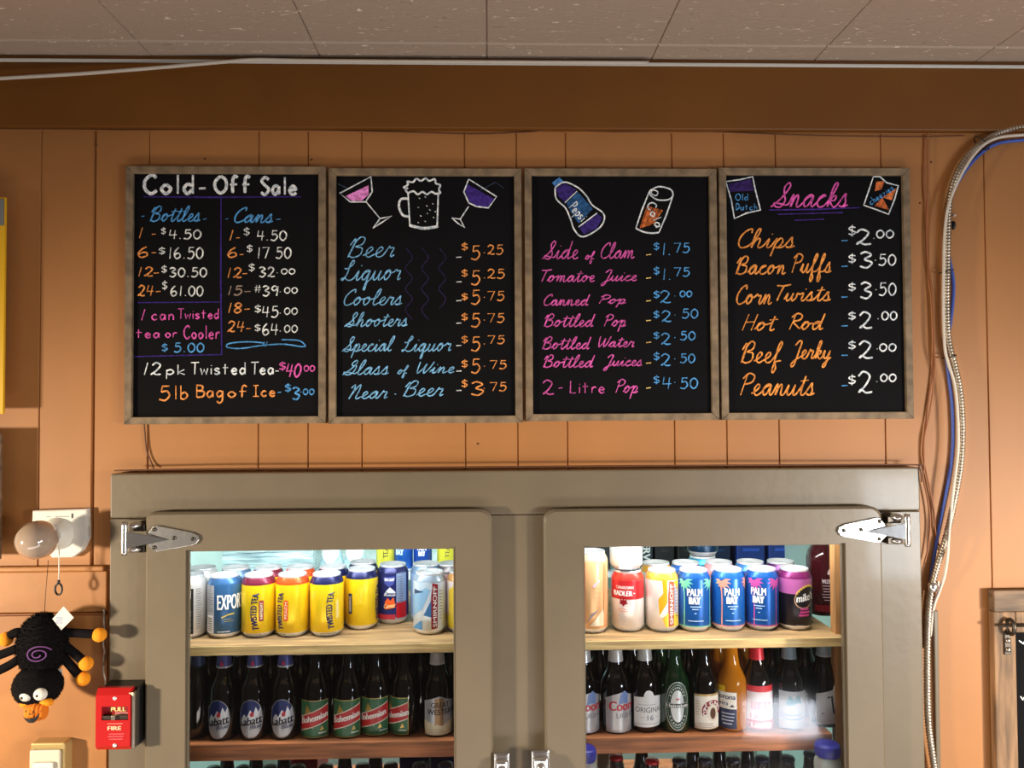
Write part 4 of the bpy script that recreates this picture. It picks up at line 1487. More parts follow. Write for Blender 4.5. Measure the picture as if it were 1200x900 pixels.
# second row: mostly lids and shoulders show above the front row
G2 = 'second row of cans on the upper shelf'
dy = 2 * CR + .003
back = [(225, 'white', (206, 203, 198), None, 'white can behind the white and black front can'), (266, 'silver', (92, 124, 160), None, 'blue can behind the blue and silver front can'),
        (305, 'tea', YEL, [(.86, (120, 34, 58))], 'yellow can with maroon band behind its front row twin'), (344, 'tea', YEL, [(.86, (232, 84, 30))], 'yellow can with orange band behind its front row twin'),
        (384, 'tea', YEL, [(.86, NAVY)], 'yellow can with navy band right behind the navy banded front can')]
for px, _, body, bands, lab in back:
    make_can(px, FY1 + dy, S1, lab, body, bands, None, group=G2, x=PX(px - 1.5, FY1) * 1.0)
make_can(424, FY1 + .045 + dy, S1, 'yellow can behind the one with the navy box', YEL, [(.86, NAVY)], None, group=G2, x=PX(419, FY1 + .045))
make_can(499.5, FY1 + .087, S1, 'ice blue can half hidden behind the white and ice blue front can', (150, 180, 214), [(.13, (196, 200, 212)), (.9, (120, 150, 180))],
         lambda m, fn: (m.decal_rect(-.020, -.004, .02, .09, fn, ink((198, 90, 100))), lines(m, fn, ink(W_), -.018, -.006, .085, 12, .005, 2)), group=G2)
make_can(530, FY1 + .085, S1, 'dark banded can behind the pale can at the right edge of the left door', (196, 150, 150), [(.9, (90, 84, 84))], None, group=G2)
for px, body, bands, lab in ((775, (244, 232, 224), [(.9, (240, 176, 70))], 'pale can behind the white can with the rust brown band'), (810.5, (20, 84, 160), [(.9, (30, 90, 170))], 'blue can behind the mint palm can'),
                             (851, (238, 160, 150), [(.9, (240, 160, 160))], 'coral can behind the coral palm can'), (889, (20, 84, 164), [(.9, (60, 120, 190))], 'blue can behind the pink palm can'),
                             (926, (60, 30, 70), [(.9, (90, 40, 100))], 'purple can behind the black can with the oval logo')):
    make_can(px, FY1 + dy, S1, lab, body, bands, None, group=G2, x=PX(px, FY1))
make_can(838, FY1 + 2 * dy, S1, 'dark teal can under another teal can in the third row', (18, 60, 90), [(.9, (40, 150, 190))], None, x=PX(842, FY1), group='teal cans stacked behind the palm cans')
make_can(838, FY1 + 2 * dy, S1 + CH + .0006, 'dark teal can stacked on another can above the coral palm cans', (18, 50, 78), [(.9, (40, 150, 190))],
         lambda m, fn: lines(m, fn, ink((70, 190, 220)), -.016, .016, .09, 3, .008, 5), x=PX(842, FY1), group='teal cans stacked behind the palm cans')

# cranberry bottle at the right end of the upper shelf
bx, by = PX(966, FY1 + .10, 720), FY1 + .105
t = thing('spirit_bottle', (bx, by, S1), 'dark cranberry red bottle beside the black can at the right end of the upper shelf', 'bottle')
m = MB()
m.lathe((bx, by, S1 + .0003), [(0, 0), (.030, 0), (.0335, .004), (.0335, .118), (.030, .135), (.020, .150), (.0155, .165), (.0155, .215), (.0165, .217), (.0165, .224), (0, .224)], [M['clear_red']], 32)
m.build('bottle_glass', t)
m = MB()
fn = cyl(bx, by, S1, .0338)
m.decal_poly([(-.004, .094), (0, .101), (.004, .094), (.003, .089), (-.003, .089)], fn, ink((220, 200, 205)))
m.decal_text('WILDBERRY', (-.015, .015, .070, .079), fn, ink((220, 200, 205)), .02)
lines(m, fn, ink((190, 160, 170)), -.015, .015, .064, 6, .006, 3, .0018)
m.decal_rect(-.030, .030, .010, .024, fn, ink((130, 12, 30)))
m.build('printed_label', t)
m = MB()
m.lathe((bx, by, S1 + .225), [(.0168, 0), (.0168, .016), (.015, .018), (0, .018)], [M['black']], 24)
m.build('bottle_cap', t)

# ------------------------------------------------------------ bottles
BH = 0.1650
BPROF = [(0, 0), (.0275, 0), (.0295, .004), (.0295, .088), (.0280, .097), (.0225, .109), (.0168, .121), (.0146, .136), (.0132, .150), (.0130, .157)]


def prof_r(v):
    for (r0, z0), (r1, z1) in zip(BPROF, BPROF[1:]):
        if z0 <= v <= z1 and z1 > z0:
            return r0 + (r1 - r0) * (v - z0) / (z1 - z0)
    return .013


def make_bottle(px, Y, shelf, label, glass, cap, front=None, neck=None, py=850, group=None, rot=0.0, x=None, neck_z=.1335):
    cx = PX(px, Y, py) if x is None else x
    z = shelf + .0003
    t = thing('beer_bottle', (cx, Y, shelf), label, 'bottle', group)
    m = MB()
    m.lathe((cx, Y, z), BPROF, [glass], 32)
    m.build('bottle_glass', t)
    m = MB()
    m.lathe((cx, Y, z), [(.0132, .1572), (.0146, .1578), (.0143, .1615), (.0128, .1640), (0, .1646)], [foil(cap)], 24)
    m.build('crown_cap', t)
    if neck:
        m = MB()
        zz = [neck_z, neck_z + .003, .150, .1565]
        m.lathe((cx, Y, z), [(prof_r(q) + .0004, q) for q in zz], [foil(neck[0]), foil(neck[1]), foil(neck[1])], 24)
        if len(neck) > 2:
            fn = cyl(cx, Y, z, .0152, 0)
            m.decal_poly([(-.004, .139), (.0005, .148), (.004, .139)], lambda u, v: fn(u, v), foil(neck[2]))
        m.build('neck_label', t)
    if front:
        m = MB()
        front(m, cyl(cx, Y, z, .0297, rot))
        part(m, 'front_label', t)
    return t


def oval(a, b, cu, cv, n=28):
    return [(cu + a * math.cos(2 * math.pi * k / n), cv + b * math.sin(2 * math.pi * k / n)) for k in range(n)]


def up_(fn, d=.00012):
    """next layer of print, a hair further out"""
    def g(u, v):
        p = fn(u, v)
        q = fn(u + .0001, v)
        t_ = q - p
        n_ = Vector((t_.y, -t_.x, 0)).normalized()
        return p + n_ * d
    return g


def lab_blue(m, fn):
    m.decal_poly(oval(.0245, .037, 0, .041), fn, foil((150, 152, 158)))
    f2 = up_(fn)
    m.decal_poly(oval(.0232, .0355, 0, .041)[0:15] + [(-.0232, .041)], f2, foil((36, 50, 112)))
    m.decal_poly([(-.0225, .036), (-.012, .050), (-.007, .044), (.000, .058), (.006, .050), (.010, .064), (.015, .054), (.019, .064), (.0225, .044), (.0225, .034), (0, .028)], up_(f2), foil((222, 226, 236)))
    m.decal_poly(oval(.0235, .0355, 0, .041)[14:] + [(.0235, .041), (.018, .036), (-.01, .028), (-.0235, .03)], up_(f2), foil((176, 178, 184)))
    m.decal_poly([(-.001, .050), (.003, .056), (.007, .052), (.006, .046), (.001, .045)], up_(fn, .0005), ink((206, 36, 56)))
    m.decal_text('Labatt', (-.021, .021, .0265, .0415), up_(fn, .0006), ink((30, 32, 44)), .03, shear=.1, rise=.007)
    m.decal_text('Blue', (-.001, .020, .0215, .029), up_(fn, .0006), ink((60, 70, 110)), .03, shear=.2, rise=.003)


def lab_red(su):
    def f(m, fn):
        m.decal_rect(-.030, .030, .003, .074, fn, foil((196, 170, 96)))
        f2 = up_(fn)
        m.decal_rect(-.029, .029, .0045, .0725, f2, ink((44, 104, 66)))
        f3 = up_(f2)
        m.decal_poly([(-.029, .014), (.029, .033), (.029, .066), (-.029, .042)], f3, ink((236, 226, 206)))
        f4 = up_(f3)
        m.decal_poly([(-.029, .016), (.029, .035), (.029, .064), (-.029, .040)], f4, ink((196, 36, 42)))
        m.decal_text('Bohemian', (su - .027, su + .026, .0285, .0405), up_(f4), ink((248, 244, 238)), .04, rise=.013)
        m.decal_line([(-.028, .0135), (.000, .022)], .0014, up_(f4), ink((236, 226, 206)))
        m.decal_poly([(-.018, .048), (-.014, .060), (-.012, .066), (-.009, .060), (-.004, .052)], f3, foil((196, 160, 80)))
        m.decal_poly([(su + .010, .016), (su + .014, .026), (su + .018, .018)], up_(f4), foil((206, 176, 90)))
        m.decal_rect(.010, .026, .011, .013, f3, ink((210, 220, 206)))
    return f


def lab_west(m, fn):
    m.decal_poly([(-.026, .004), (.043, .004), (.043, .066), (.026, .070), (.006, .078), (-.004, .075), (-.026, .068)], fn, foil((190, 196, 206)))
    f2 = up_(fn)
    m.decal_rect(-.003, .014, .022, .074, f2, foil((176, 140, 104)))
    m.decal_poly([(-.026, .004), (.043, .004), (.043, .034), (.010, .022), (-.026, .032)], f2, ink((226, 216, 186)))
    m.decal_line([(-.026, .0325), (.010, .0225), (.026, .031)], .0016, up_(f2), ink((50, 40, 40)))
    m.decal_text('GREAT', (-.010, .026, .056, .0665), up_(f2), ink((40, 38, 44)), .02)
    m.decal_text('WESTERN', (-.018, .040, .043, .0535), up_(f2), ink((40, 38, 44)), .02)
    lines(m, up_(f2), ink((180, 166, 140)), -.020, .02, .014, 2)


def lab_silver(su):
    def f(m, fn):
        m.decal_poly([(-.024, .003), (.040, .003), (.040, .070), (.024, .076), (.010, .080), (-.006, .076), (-.024, .068)], fn, foil((196, 194, 194)))
        f2 = up_(fn)
        m.decal_poly([(su + .000, .056), (su + .010, .060), (su + .020, .056), (su + .021, .076), (su + .012, .083), (su + .003, .076)], f2, ink((120, 146, 200)))
        m.decal_text('Coors', (su - .018, su + .036, .045, .063), up_(f2), ink((206, 44, 60)), .03, shear=.1)
        m.decal_text('LIGHT', (su - .004, su + .036, .0315, .040), up_(f2), ink((120, 116, 124)), .01)
    return f


def lab_original(m, fn):
    m.decal_poly([(-.0285, .010), (.0365, .012), (.0365, .067), (.013, .071), (.010, .078), (.004, .082), (-.002, .081), (-.006, .076), (-.008, .069), (-.0285, .067)], fn, ink((240, 240, 238)))
    f2 = up_(fn)
    m.decal_text('ORIGINAL', (-.025, .0335, .039, .049), f2, ink((70, 74, 84)), .0)
    m.decal_text('16', (-.001, .011, .024, .034), f2, ink((80, 90, 110)), .0)
    for a, b, v in ((-.020, .018, .0535), (-.026, .026, .0165), (-.014, -.006, .029), (.016, .024, .029)):
        m.decal_rect(a, b, v, v + .0008, f2, ink((150, 154, 160)))


def lab_star(m, fn):
    m.decal_poly(oval(.0245, .047, 0, .052), fn, foil((206, 214, 208)))
    f2 = up_(fn)
    m.decal_poly(oval(.0232, .0455, 0, .052), f2, ink((28, 62, 44)))
    f3 = up_(f2)
    m.decal_line(oval(.0195, .041, 0, .052) + [(.0195, .052)], .0008, f3, foil((190, 200, 194)))
    m.decal_poly(oval(.0135, .031, 0, .052), f3, foil((212, 216, 216)))
    m.decal_poly([(-.004, .068), (0, .066), (.004, .068), (.0025, .064), (-.0025, .064)], up_(f3), ink((206, 40, 50)))
    m.decal_rect(-.0235, .0235, .0485, .0575, up_(f3), foil((200, 206, 204)))
    m.decal_rect(-.0230, .0230, .0493, .0567, up_(f3, .0002), ink((20, 34, 28)))
    m.decal_text('Heineken', (-.0215, .0215, .0500, .0564), up_(f3, .0003), ink(W_), .03)
    for k in range(-4, 5):
        for sg, c0 in ((1, .052), (-1, .052)):
            an = math.radians(90 + k * 14)
            p = (math.cos(an) * .0165, c0 + sg * math.sin(an) * .036)
            m.decal_rect(p[0] - .0012, p[0] + .0012, p[1] - .0015, p[1] + .0015, f3, ink((206, 214, 208)))


def lab_horseshoe(m, fn):
    m.decal_poly([(-.027, .004), (.027, .006), (.027, .074), (-.027, .072)], fn, foil((200, 168, 110)))
    f2 = up_(fn)
    m.decal_poly([(-.0265, .0055), (.0265, .0075), (.0265, .070), (-.0265, .068)], f2, ink((240, 234, 222)))
    f3 = up_(f2)
    rim = [(.010 + .0215 * math.cos(math.radians(a)), .040 + .0215 * math.sin(math.radians(a))) for a in range(205, -30, -15)]
    rin = [(.010 + .0115 * math.cos(math.radians(a)), .040 + .0115 * math.sin(math.radians(a))) for a in range(-25, 210, 15)]
    m.decal_poly(rim + rin, f3, ink((150, 26, 30)))
    for k, chh in enumerate('CALGARY'):
        a = math.radians(196 - k * 31)
        p = (.010 + .0165 * math.cos(a), .040 + .0165 * math.sin(a))
        m.decal_text(chh, (p[0] - .003, p[0] + .003, p[1] - .0038, p[1] + .0038), up_(f3), ink(W_), .04)
    m.decal_poly(oval(.0125, .016, .010, .037), f3, ink((224, 214, 198)))
    m.decal_poly(oval(.0060, .011, .010, .036), up_(f3), ink((96, 58, 36)))
    lines(m, f3, ink((170, 150, 130)), -.020, .015, .016, 3, .0035, 3)
    lines(m, f3, ink((200, 180, 150)), -.024, -.012, .058, 6, .005, 8)


def lab_crown(m, fn):
    m.decal_rect(-.038, .010, .044, .076, fn, ink((240, 236, 226)))
    m.decal_rect(-.038, .010, .006, .0438, fn, ink((36, 48, 84)))
    m.decal_poly([(-.030, .0762), (-.012, .0762), (-.012, .088), (-.030, .088)], fn, ink((240, 196, 30)))
    f2 = up_(fn)
    m.decal_text('Corona', (-.034, .008, .0625, .0725), f2, ink((30, 40, 90)), .02)
    m.decal_text('Extra', (-.030, -.006, .051, .0585), f2, ink((60, 70, 110)), .01)
    m.decal_poly([(-.004, .048), (.002, .053), (.006, .048)], f2, ink((60, 60, 70)))
    lines(m, f2, ink((200, 206, 220)), -.020, .006, .034, 4, .0065, 4, .002)


def lab_lager(m, fn):
    m.decal_rect(-.030, .030, .004, .088, fn, ink((206, 40, 52)))
    f2 = up_(fn)
    m.decal_rect(-.030, .030, .022, .076, f2, ink((236, 226, 232)))
    m.decal_text('LUCKY', (-.020, .020, .042, .058), up_(f2), ink((200, 40, 60)), .025)
    m.decal_text('LAGER', (-.022, .022, .0235, .034), up_(f2), ink((200, 40, 60)), .025)
    m.decal_text('LAGER', (-.020, .020, .0075, .017), f2, ink(W_), .05)


def lab_glacier(m, fn):
    m.decal_rect(-.030, .030, .004, .076, fn, ink((214, 226, 232)))
    f2 = up_(fn)
    m.decal_poly([(-.018, .050), (-.008, .068), (0, .060), (.008, .070), (.018, .050), (.006, .054), (-.006, .048)], f2, ink((96, 176, 190)))
    m.decal_line(smooth_path([(-.028, .036), (-.010, .030), (.010, .032), (.028, .040)], 6), .0022, f2, ink((60, 120, 176)))
    m.decal_line(smooth_path([(-.028, .028), (-.005, .022), (.028, .026)], 6), .0030, f2, ink((80, 130, 180)))
    lines(m, f2, ink((150, 176, 200)), -.02, .02, .014, 2)


def lab_k(m, fn):
    m.decal_poly([(-.024, .005), (.030, .010), (.030, .086), (.012, .086), (.008, .074), (-.024, .064)], fn, ink((226, 232, 236)))
    f2 = up_(fn)
    m.decal_line([(-.012, .026), (.000, .060), (.006, .062), (.010, .028)], .0040, f2, ink((56, 66, 84)))
    m.decal_line([(-.008, .040), (.018, .044), (.024, .060)], .0030, f2, ink((56, 66, 84)))
    m.decal_poly([(.012, .084), (.030, .084), (.030, .070), (.014, .072)], f2, ink((150, 190, 214)))


GB = 'front row of bottles on the reddish shelf'
BY = SH_Y + .014 + .0295
BR, GN, AM = M['brown_glass'], M['green_glass'], M['amber_glass']
SILV = (206, 206, 212)
bl = [
    (231.5, BY + .01, 'plain dark bottle without a front label at the left end of the lower shelf', BR, (40, 44, 60), None, ((60, 70, 110), (70, 84, 130)), 0),
    (262.5, BY, 'brown bottle with blue and silver oval label, nearest the plain dark bottle', BR, (40, 60, 130), lab_blue, (SILV, (84, 90, 156), (200, 50, 80)), -.12),
    (298.5, BY, 'brown bottle with blue and silver oval label, middle one of its three', BR, (40, 60, 130), lab_blue, (SILV, (84, 90, 156), (200, 50, 80)), 0),
    (334.2, BY, 'brown bottle with blue and silver oval label, next to the green and red labels', BR, (40, 60, 130), lab_blue, (SILV, (84, 90, 156), (200, 50, 80)), .04),
    (371.0, BY, 'bottle with green and red label next to the oval blue labels', BR, (30, 90, 50), lab_red(.002), None, 0),
    (408.3, BY, 'bottle with green and red label, second from the oval blue labels', BR, (30, 90, 50), lab_red(.001), None, 0),
    (440.8, BY + .008, 'bottle with green and red label, third from the oval blue labels', BR, (30, 90, 50), lab_red(-.003), None, 0),
    (474.0, BY + .008, 'bottle whose green and red label is turned to the left, showing only its right end', BR, (30, 90, 50), lab_red(.004), None, -.65),
    (512.6, BY, 'whole silver and cream labelled bottle near the right edge of the left door', BR, (190, 190, 196), lab_west, (SILV, (190, 188, 192)), .0),
    (546.0, BY + .01, 'silver and cream labelled bottle half hidden by the right edge of the left door', BR, (190, 190, 196), lab_west, (SILV, (190, 188, 192)), .2),
    (684.5, BY, 'silver labelled bottle half hidden by the left edge of the right door', BR, (190, 190, 196), lab_silver(.002), (SILV, (216, 214, 212)), .0),
    (722.0, BY, 'silver labelled bottle with red script, standing whole beside the white 16 label', BR, (190, 190, 196), lab_silver(.002), (SILV, (216, 214, 212)), -.05),
    (756.0, BY + .004, 'brown bottle with a plain white label numbered 16', BR, (190, 190, 190), lab_original, (SILV, (206, 206, 206)), .0),
    (790.3, BY, 'green bottle with a tall dark green oval label', GN, (40, 110, 60), lab_star, None, 0),
    (825.0, BY + .003, 'brown bottle with a cream label showing a horseshoe', BR, (120, 30, 30), lab_horseshoe, None, .0),
    (857.5, BY, 'amber bottle with a blue and white label turned sideways', AM, (220, 180, 60), lab_crown, None, -.30),
    (887.5, BY, 'bottle with red and white label and red neck band', BR, (200, 40, 50), lab_lager, ((214, 60, 70), (206, 50, 64)), 0),
    (925.5, BY, 'bottle with pale blue mountain label and silver blue neck', BR, (180, 200, 214), lab_glacier, ((170, 190, 204), (150, 176, 196)), -.05),
    (966.5, BY + .012, 'white labelled bottle with a dark letter at the right end of the lower shelf', BR, (200, 206, 214), lab_k, ((206, 214, 222), (170, 190, 210)), -.12),
]
for px, Y, lab, gls, cap, fr, nk, rot in bl:
    make_bottle(px, Y, S2, lab, gls, cap, fr, nk, group=GB, rot=rot)
GB2 = 'second row of bottles on the reddish shelf'
b2 = [(244, BR, ((206, 210, 216), (196, 200, 210)), 'bottle necks'), (281, BR, (SILV, (196, 70, 100)), ''), (317, BR, (SILV, (196, 70, 100)), ''), (352, BR, (SILV, (190, 190, 200)), ''), (389, BR, None, ''), (426, GN, None, ''), (457, BR, None, ''),
      (493, BR, None, ''), (528, BR, ((70, 84, 120), (90, 110, 150)), ''), (704, BR, None, ''), (741, BR, (SILV, (210, 210, 210)), ''), (773, GN, None, ''), (808, BR, None, ''), (842, AM, None, ''), (870, AM, ((230, 120, 80), (236, 140, 100)), ''), (906, BR, ((120, 150, 170), (140, 170, 190)), ''), (944, BR, ((200, 190, 170), (214, 206, 190)), '')]
names = ['label-less dark bottle and nearest oval label', 'first two oval blue labels', 'last two oval blue labels', 'last oval label and first green and red label', 'first two green and red labels', 'second and third green and red labels',
         'third green and red label and the turned one', 'turned label and the silver and cream one', 'two silver and cream labels', 'two red script labels', 'whole red script label and the 16 label', '16 label and the tall green oval', 'tall green oval and the horseshoe',
         'horseshoe label and the front amber bottle', 'amber bottle and the red neck band', 'red neck band and the mountain label', 'mountain label and the last white label']
for (px, gls, nk, _), nm in zip(b2, names):
    make_bottle(px, BY + .062, S2, '%s bottle behind and between the %s' % ({BR.name: 'brown', GN.name: 'green', AM.name: 'amber'}[gls.name], nm), gls, (60, 60, 60), None, nk, group=GB2, neck_z=.137)
# added dark boxes stand in for the shade between the bottles
for k, (p0, p1) in enumerate(((222, 330), (333, 440), (443, 552), (672, 770), (773, 868), (871, 968))):
    x0, x1 = PX(p0, .22, 850), PX(p1, .22, 850)
    m = MB()
    m.box(x0, x1, .175, .40, S2 + .0003, S2 + .135, ink((34, 30, 32)), .002)
    m.box(x0 + .02, x1 - .02, .1745, .1752, S2 + .05, S2 + .10, ink((52, 44, 46)))
    tag(m.build('shade_box'), ['added dark shade box behind the oval blue labels', 'added dark shade box behind the first green and red labels', 'added dark shade box behind the silver and cream labels', 'added dark shade box behind the silver labels with red script', 'added dark shade box behind the horseshoe label', 'added dark shade box behind the mountain label'][k], 'carton', 'added dark shade boxes behind the bottles')

# ------------------------------------------------------------ bottom shelf: only caps and necks show
GC = 'bottles on the bottom shelf'
low = [(250, .10, (40, 76, 56)), (284, .10, (40, 76, 56)), (316, .10, (40, 76, 56)), (349, .10, (36, 60, 46)), (382, .10, (36, 56, 44)), (425, .10, (24, 22, 34)), (458, .10, (24, 22, 36)), (492, .10, (30, 36, 70)), (522, .10, (30, 36, 70)),
       (722, .12, (150, 24, 36)), (764, .10, (170, 26, 38)), (796, .10, (26, 30, 52)), (826, .10, (28, 32, 56)), (859, .10, (30, 32, 48)), (893, .10, (28, 36, 72)), (923, .10, (24, 30, 60)), (950, .12, (28, 30, 60))]
ords = ['first', 'second', 'third', 'fourth', 'fifth', 'sixth', 'seventh', 'eighth', 'ninth']
for k, (px, Y, cp) in enumerate(low):
    hue = 'green' if cp[1] > cp[2] and cp[1] > cp[0] else ('red' if cp[0] > 100 else 'navy')
    door, n_ = ('left', k) if k < 9 else ('right', k - 9)
    make_bottle(px, Y, S3 + .012, '%s capped dark bottle on the bottom shelf, %s from left behind the %s door' % (hue, ords[n_], door), BR, cp, None, None, py=893, group=GC)
lowb = [(266, .19), (300, .19), (333, .20), (404, .19), (440, .19), (722, .195), (752, .19), (812, .19), (843, .19), (876, .19), (909, .19)]
for k, (px, Y) in enumerate(lowb):
    door, n_ = ('left', k) if k < 5 else ('right', k - 5)
    make_bottle(px, Y, S3 + .0003, '%s back row dark bottle on the bottom shelf, from left behind the %s door' % (ords[n_], door), BR, (150, 24, 36) if px in (722, 752) else (26, 28, 48), None, None, py=888, group=GC)
# slips under the bottom shelf bottles: slatted riser
m = MB()
for k in range(3):
    y = .07 + k * .026
    m.box(SL + .005, SR - .005, y, y + .022, S3 + .0002, S3 + .0117, M['oldpine'])
m.build('bottle_riser', COOL)
for k, (px0, px1, y0, h_, c1, c2, lab) in enumerate(((468, 502, .26, .20, (40, 60, 150), (226, 232, 240), 'blue and white carton on the bottom shelf, left one of the pair'), (505, 540, .26, .205, (36, 50, 136), (214, 222, 232), 'blue and white carton on the bottom shelf, right one of the pair'), (340, 372, .27, .20, (190, 34, 40), (236, 230, 226), 'red and white carton on the bottom shelf behind the left door'), (700, 722, .28, .19, (210, 226, 218), (60, 60, 60), 'pale carton on the bottom shelf by the left edge of the right door'))):
    x0, x1 = PX(px0, y0, 880), PX(px1, y0, 880)
    m = MB()
    m.box(x0, x1, y0, y0 + .12, S3 + .0003, S3 + h_, ink(c1), .0015)
    m.box(x0 + .006, x1 - .006, y0 - .0006, y0 + .001, S3 + h_ - .04, S3 + h_ - .013, ink(c2))
    tag(m.build('drink_carton'), lab, 'carton', 'cartons on the bottom shelf')


def jug(px, py_top, Y, lab, fill_):
    x, zt = PX(px, Y, py_top), PZ(py_top, Y, px)
    hh = zt - S3
    t = thing('juice_bottle', (x, Y, S3), lab, 'bottle', 'blue capped juice bottles against the door glass')
    m = MB()
    s = hh
    m.lathe((x, Y, S3 + .0003), [(0, 0), (.022, 0), (.0255, .004), (.0255, s - .060), (.0240, s - .050), (.0255, s - .042), (.0235, s - .030), (.0190, s - .023), (.0190, s - .020)], [fill_, fill_, fill_, M['clear'], M['clear'], M['clear'], M['clear'], M['clear']], 32)
    m.build('bottle_body', t)
    m = MB()
    prof = [(.0222, s - .0215), (.0230, s - .019), (.0230, s - .004), (.0212, s - .0005), (0, s)]
    m.lathe((x, Y, S3 + .0003), prof, [ink((44, 46, 150), .35)], 40)
    for k in range(40):
        a_ = 2 * math.pi * k / 40
        m.box(x + .0230 * math.sin(a_) - .0005, x + .0230 * math.sin(a_) + .0005, Y - .0230 * math.cos(a_) - .0005, Y - .0230 * math.cos(a_) + .0005, S3 + s - .0185, S3 + s - .0045, ink((44, 46, 150), .35))
    m.build('screw_cap', t)


jug(969.5, 871, .004, 'clear bottle with a wide blue screw cap at the right end of the bottom shelf', M['clear'])
jug(684.0, 876, .004, 'orange filled bottle with blue screw cap at the left edge of the right door', ink((214, 110, 80)))

# ------------------------------------------------------------ far rack contents, seen small over the front cans
GF = 'drinks on the far rack'
FR = RY0 + .06


def far_x(px):
    return PX(px, FR, 655)


make_can(452, FR, S4, 'small yellow can on the far rack, nearer the middle of the left door', (226, 214, 70), [(.9, (226, 200, 160))], lambda m, fn: m.decal_text('TEA', (-.004, .012, .05, .09), fn, ink((60, 60, 40)), .03, up=True), x=far_x(452), group=GF)
make_can(474, FR, S4, 'small blue can on the far rack beside the yellow one', (26, 84, 170), [(.9, (40, 140, 230))], lambda m, fn: m.decal_text('BAY', (-.026, .002, .06, .08), fn, ink((190, 220, 240)), .04), x=far_x(473), group=GF)
make_can(497, FR, S4, 'small blue can with a violet shoulder on the far rack', (26, 70, 160), [(.9, (150, 90, 220))], lambda m, fn: (m.decal_text('PALM', (-.016, .014, .075, .09), fn, ink(W_), .04), m.decal_text('BAY', (-.012, .010, .056, .072), fn, ink(W_), .04)), x=far_x(495.5), group=GF)
make_can(524, FR, S4, 'small yellow can on the far rack by the right edge of the left door', (220, 210, 60), [(.9, (250, 170, 120))], lambda m, fn: m.decal_text('TEA', (-.002, .012, .05, .09), fn, ink((60, 60, 40)), .03, up=True), x=far_x(523), group=GF)
for px, lab in ((389, 'pale bottle with pointed white neck label on the far rack, left of the pair'), (417, 'pale bottle with pointed white neck label on the far rack, right of the pair')):
    x = far_x(px)
    t = thing('pale_bottle', (x, FR, S4), lab, 'bottle', GF)
    m = MB()
    m.lathe((x, FR, S4 + .0003), [(0, 0), (.040, 0), (.042, .004), (.042, .030), (.036, .050), (.034, .060), (.030, .13), (.016, .17), (.016, .20), (0, .20)], [ink((176, 206, 216), .15)], 28)
    m.build('bottle_body', t)
    m = MB()
    fn = cyl(x, FR, S4, .0345)
    m.decal_poly([(-.036, .118), (.036, .118), (.036, .062), (.010, .036), (0, .030), (-.010, .036), (-.036, .062)], lambda u, v: fn(u, v) + Vector((0, -.010, 0)), ink((240, 246, 248)))
    m.decal_rect(-.026, .026, .100, .110, lambda u, v: fn(u, v) + Vector((0, -.0106, 0)), ink((170, 196, 206)))
    m.build('neck_label', t)
# shrink-wrapped flat, glaring under the cooler light
x0, x1 = far_x(206), far_x(368)
m = MB()
vs, fs = [], []
rnd = random.Random(4)
NZ, NX = 12, 26
for j in range(NZ + 1):
    for i in range(NX + 1):
        z = S4 + .0005 + .17 * j / NZ
        vs.append((x0 + (x1 - x0) * i / NX, RY0 + .03 + rnd.uniform(-.004, .004) + .006 * math.cos(j * 2.6), z))
for j in range(NZ):
    for i in range(NX):
        q = j * (NX + 1) + i
        fs.append([q, q + 1, q + NX + 2, q + NX + 1])
m.add(vs, fs, M['wrap'], True)
m.box(x0, x1, RY0 + .04, RY1 - .04, S4 + .0005, S4 + .168, M['wrap'], .004)
tag(m.build('wrapped_flat'), 'glaring shrink wrapped flat of drinks on the far rack at upper left', 'wrapped pack')
for k, (p0, p1, c_, lab, txt) in enumerate(((690, 714, (40, 38, 44), 'dark case on the far rack over the tall peach can', None), (749, 763, (44, 56, 66), 'case end with upright white capitals beside the stacked white can', 'RESERVE'), (766, 788, (34, 32, 36), 'black case on the far rack right of the upright capitals', None), (792, 818, (30, 30, 34), 'black case on the far rack over the mint palm can', None),
                                             (822, 853, (22, 40, 74), 'dark blue case on the far rack behind the stacked teal cans', None), (861, 893, (34, 66, 150), 'bright blue case on the far rack over the pink palm can', None), (898, 931, (40, 70, 156), 'bright blue case on the far rack over the black can', None))):
    x0, x1 = far_x(p0), far_x(p1)
    m = MB()
    m.box(x0, x1, RY0 + .03, RY1 - .06, S4 + .0005, S4 + .19, ink(c_), .003)
    fn = lambda u, v, x0=x0: Vector((x0 + u, RY0 + .0293, S4 + v))
    if txt:
        m.decal_text(txt, (.008, .034, .015, .15), fn, ink(W_), .03, up=False, down=True)
    else:
        m.decal_rect(.01, x1 - x0 - .01, .100, .112, fn, ink(tuple(min(255, int(v * 1.5 + 12)) for v in c_)))
        m.decal_rect(.02, x1 - x0 - .02, .060, .070, fn, ink(tuple(min(255, int(v * 1.4 + 8)) for v in c_)))
    tag(m.build('drink_case'), lab, 'case', 'cases on the far rack')

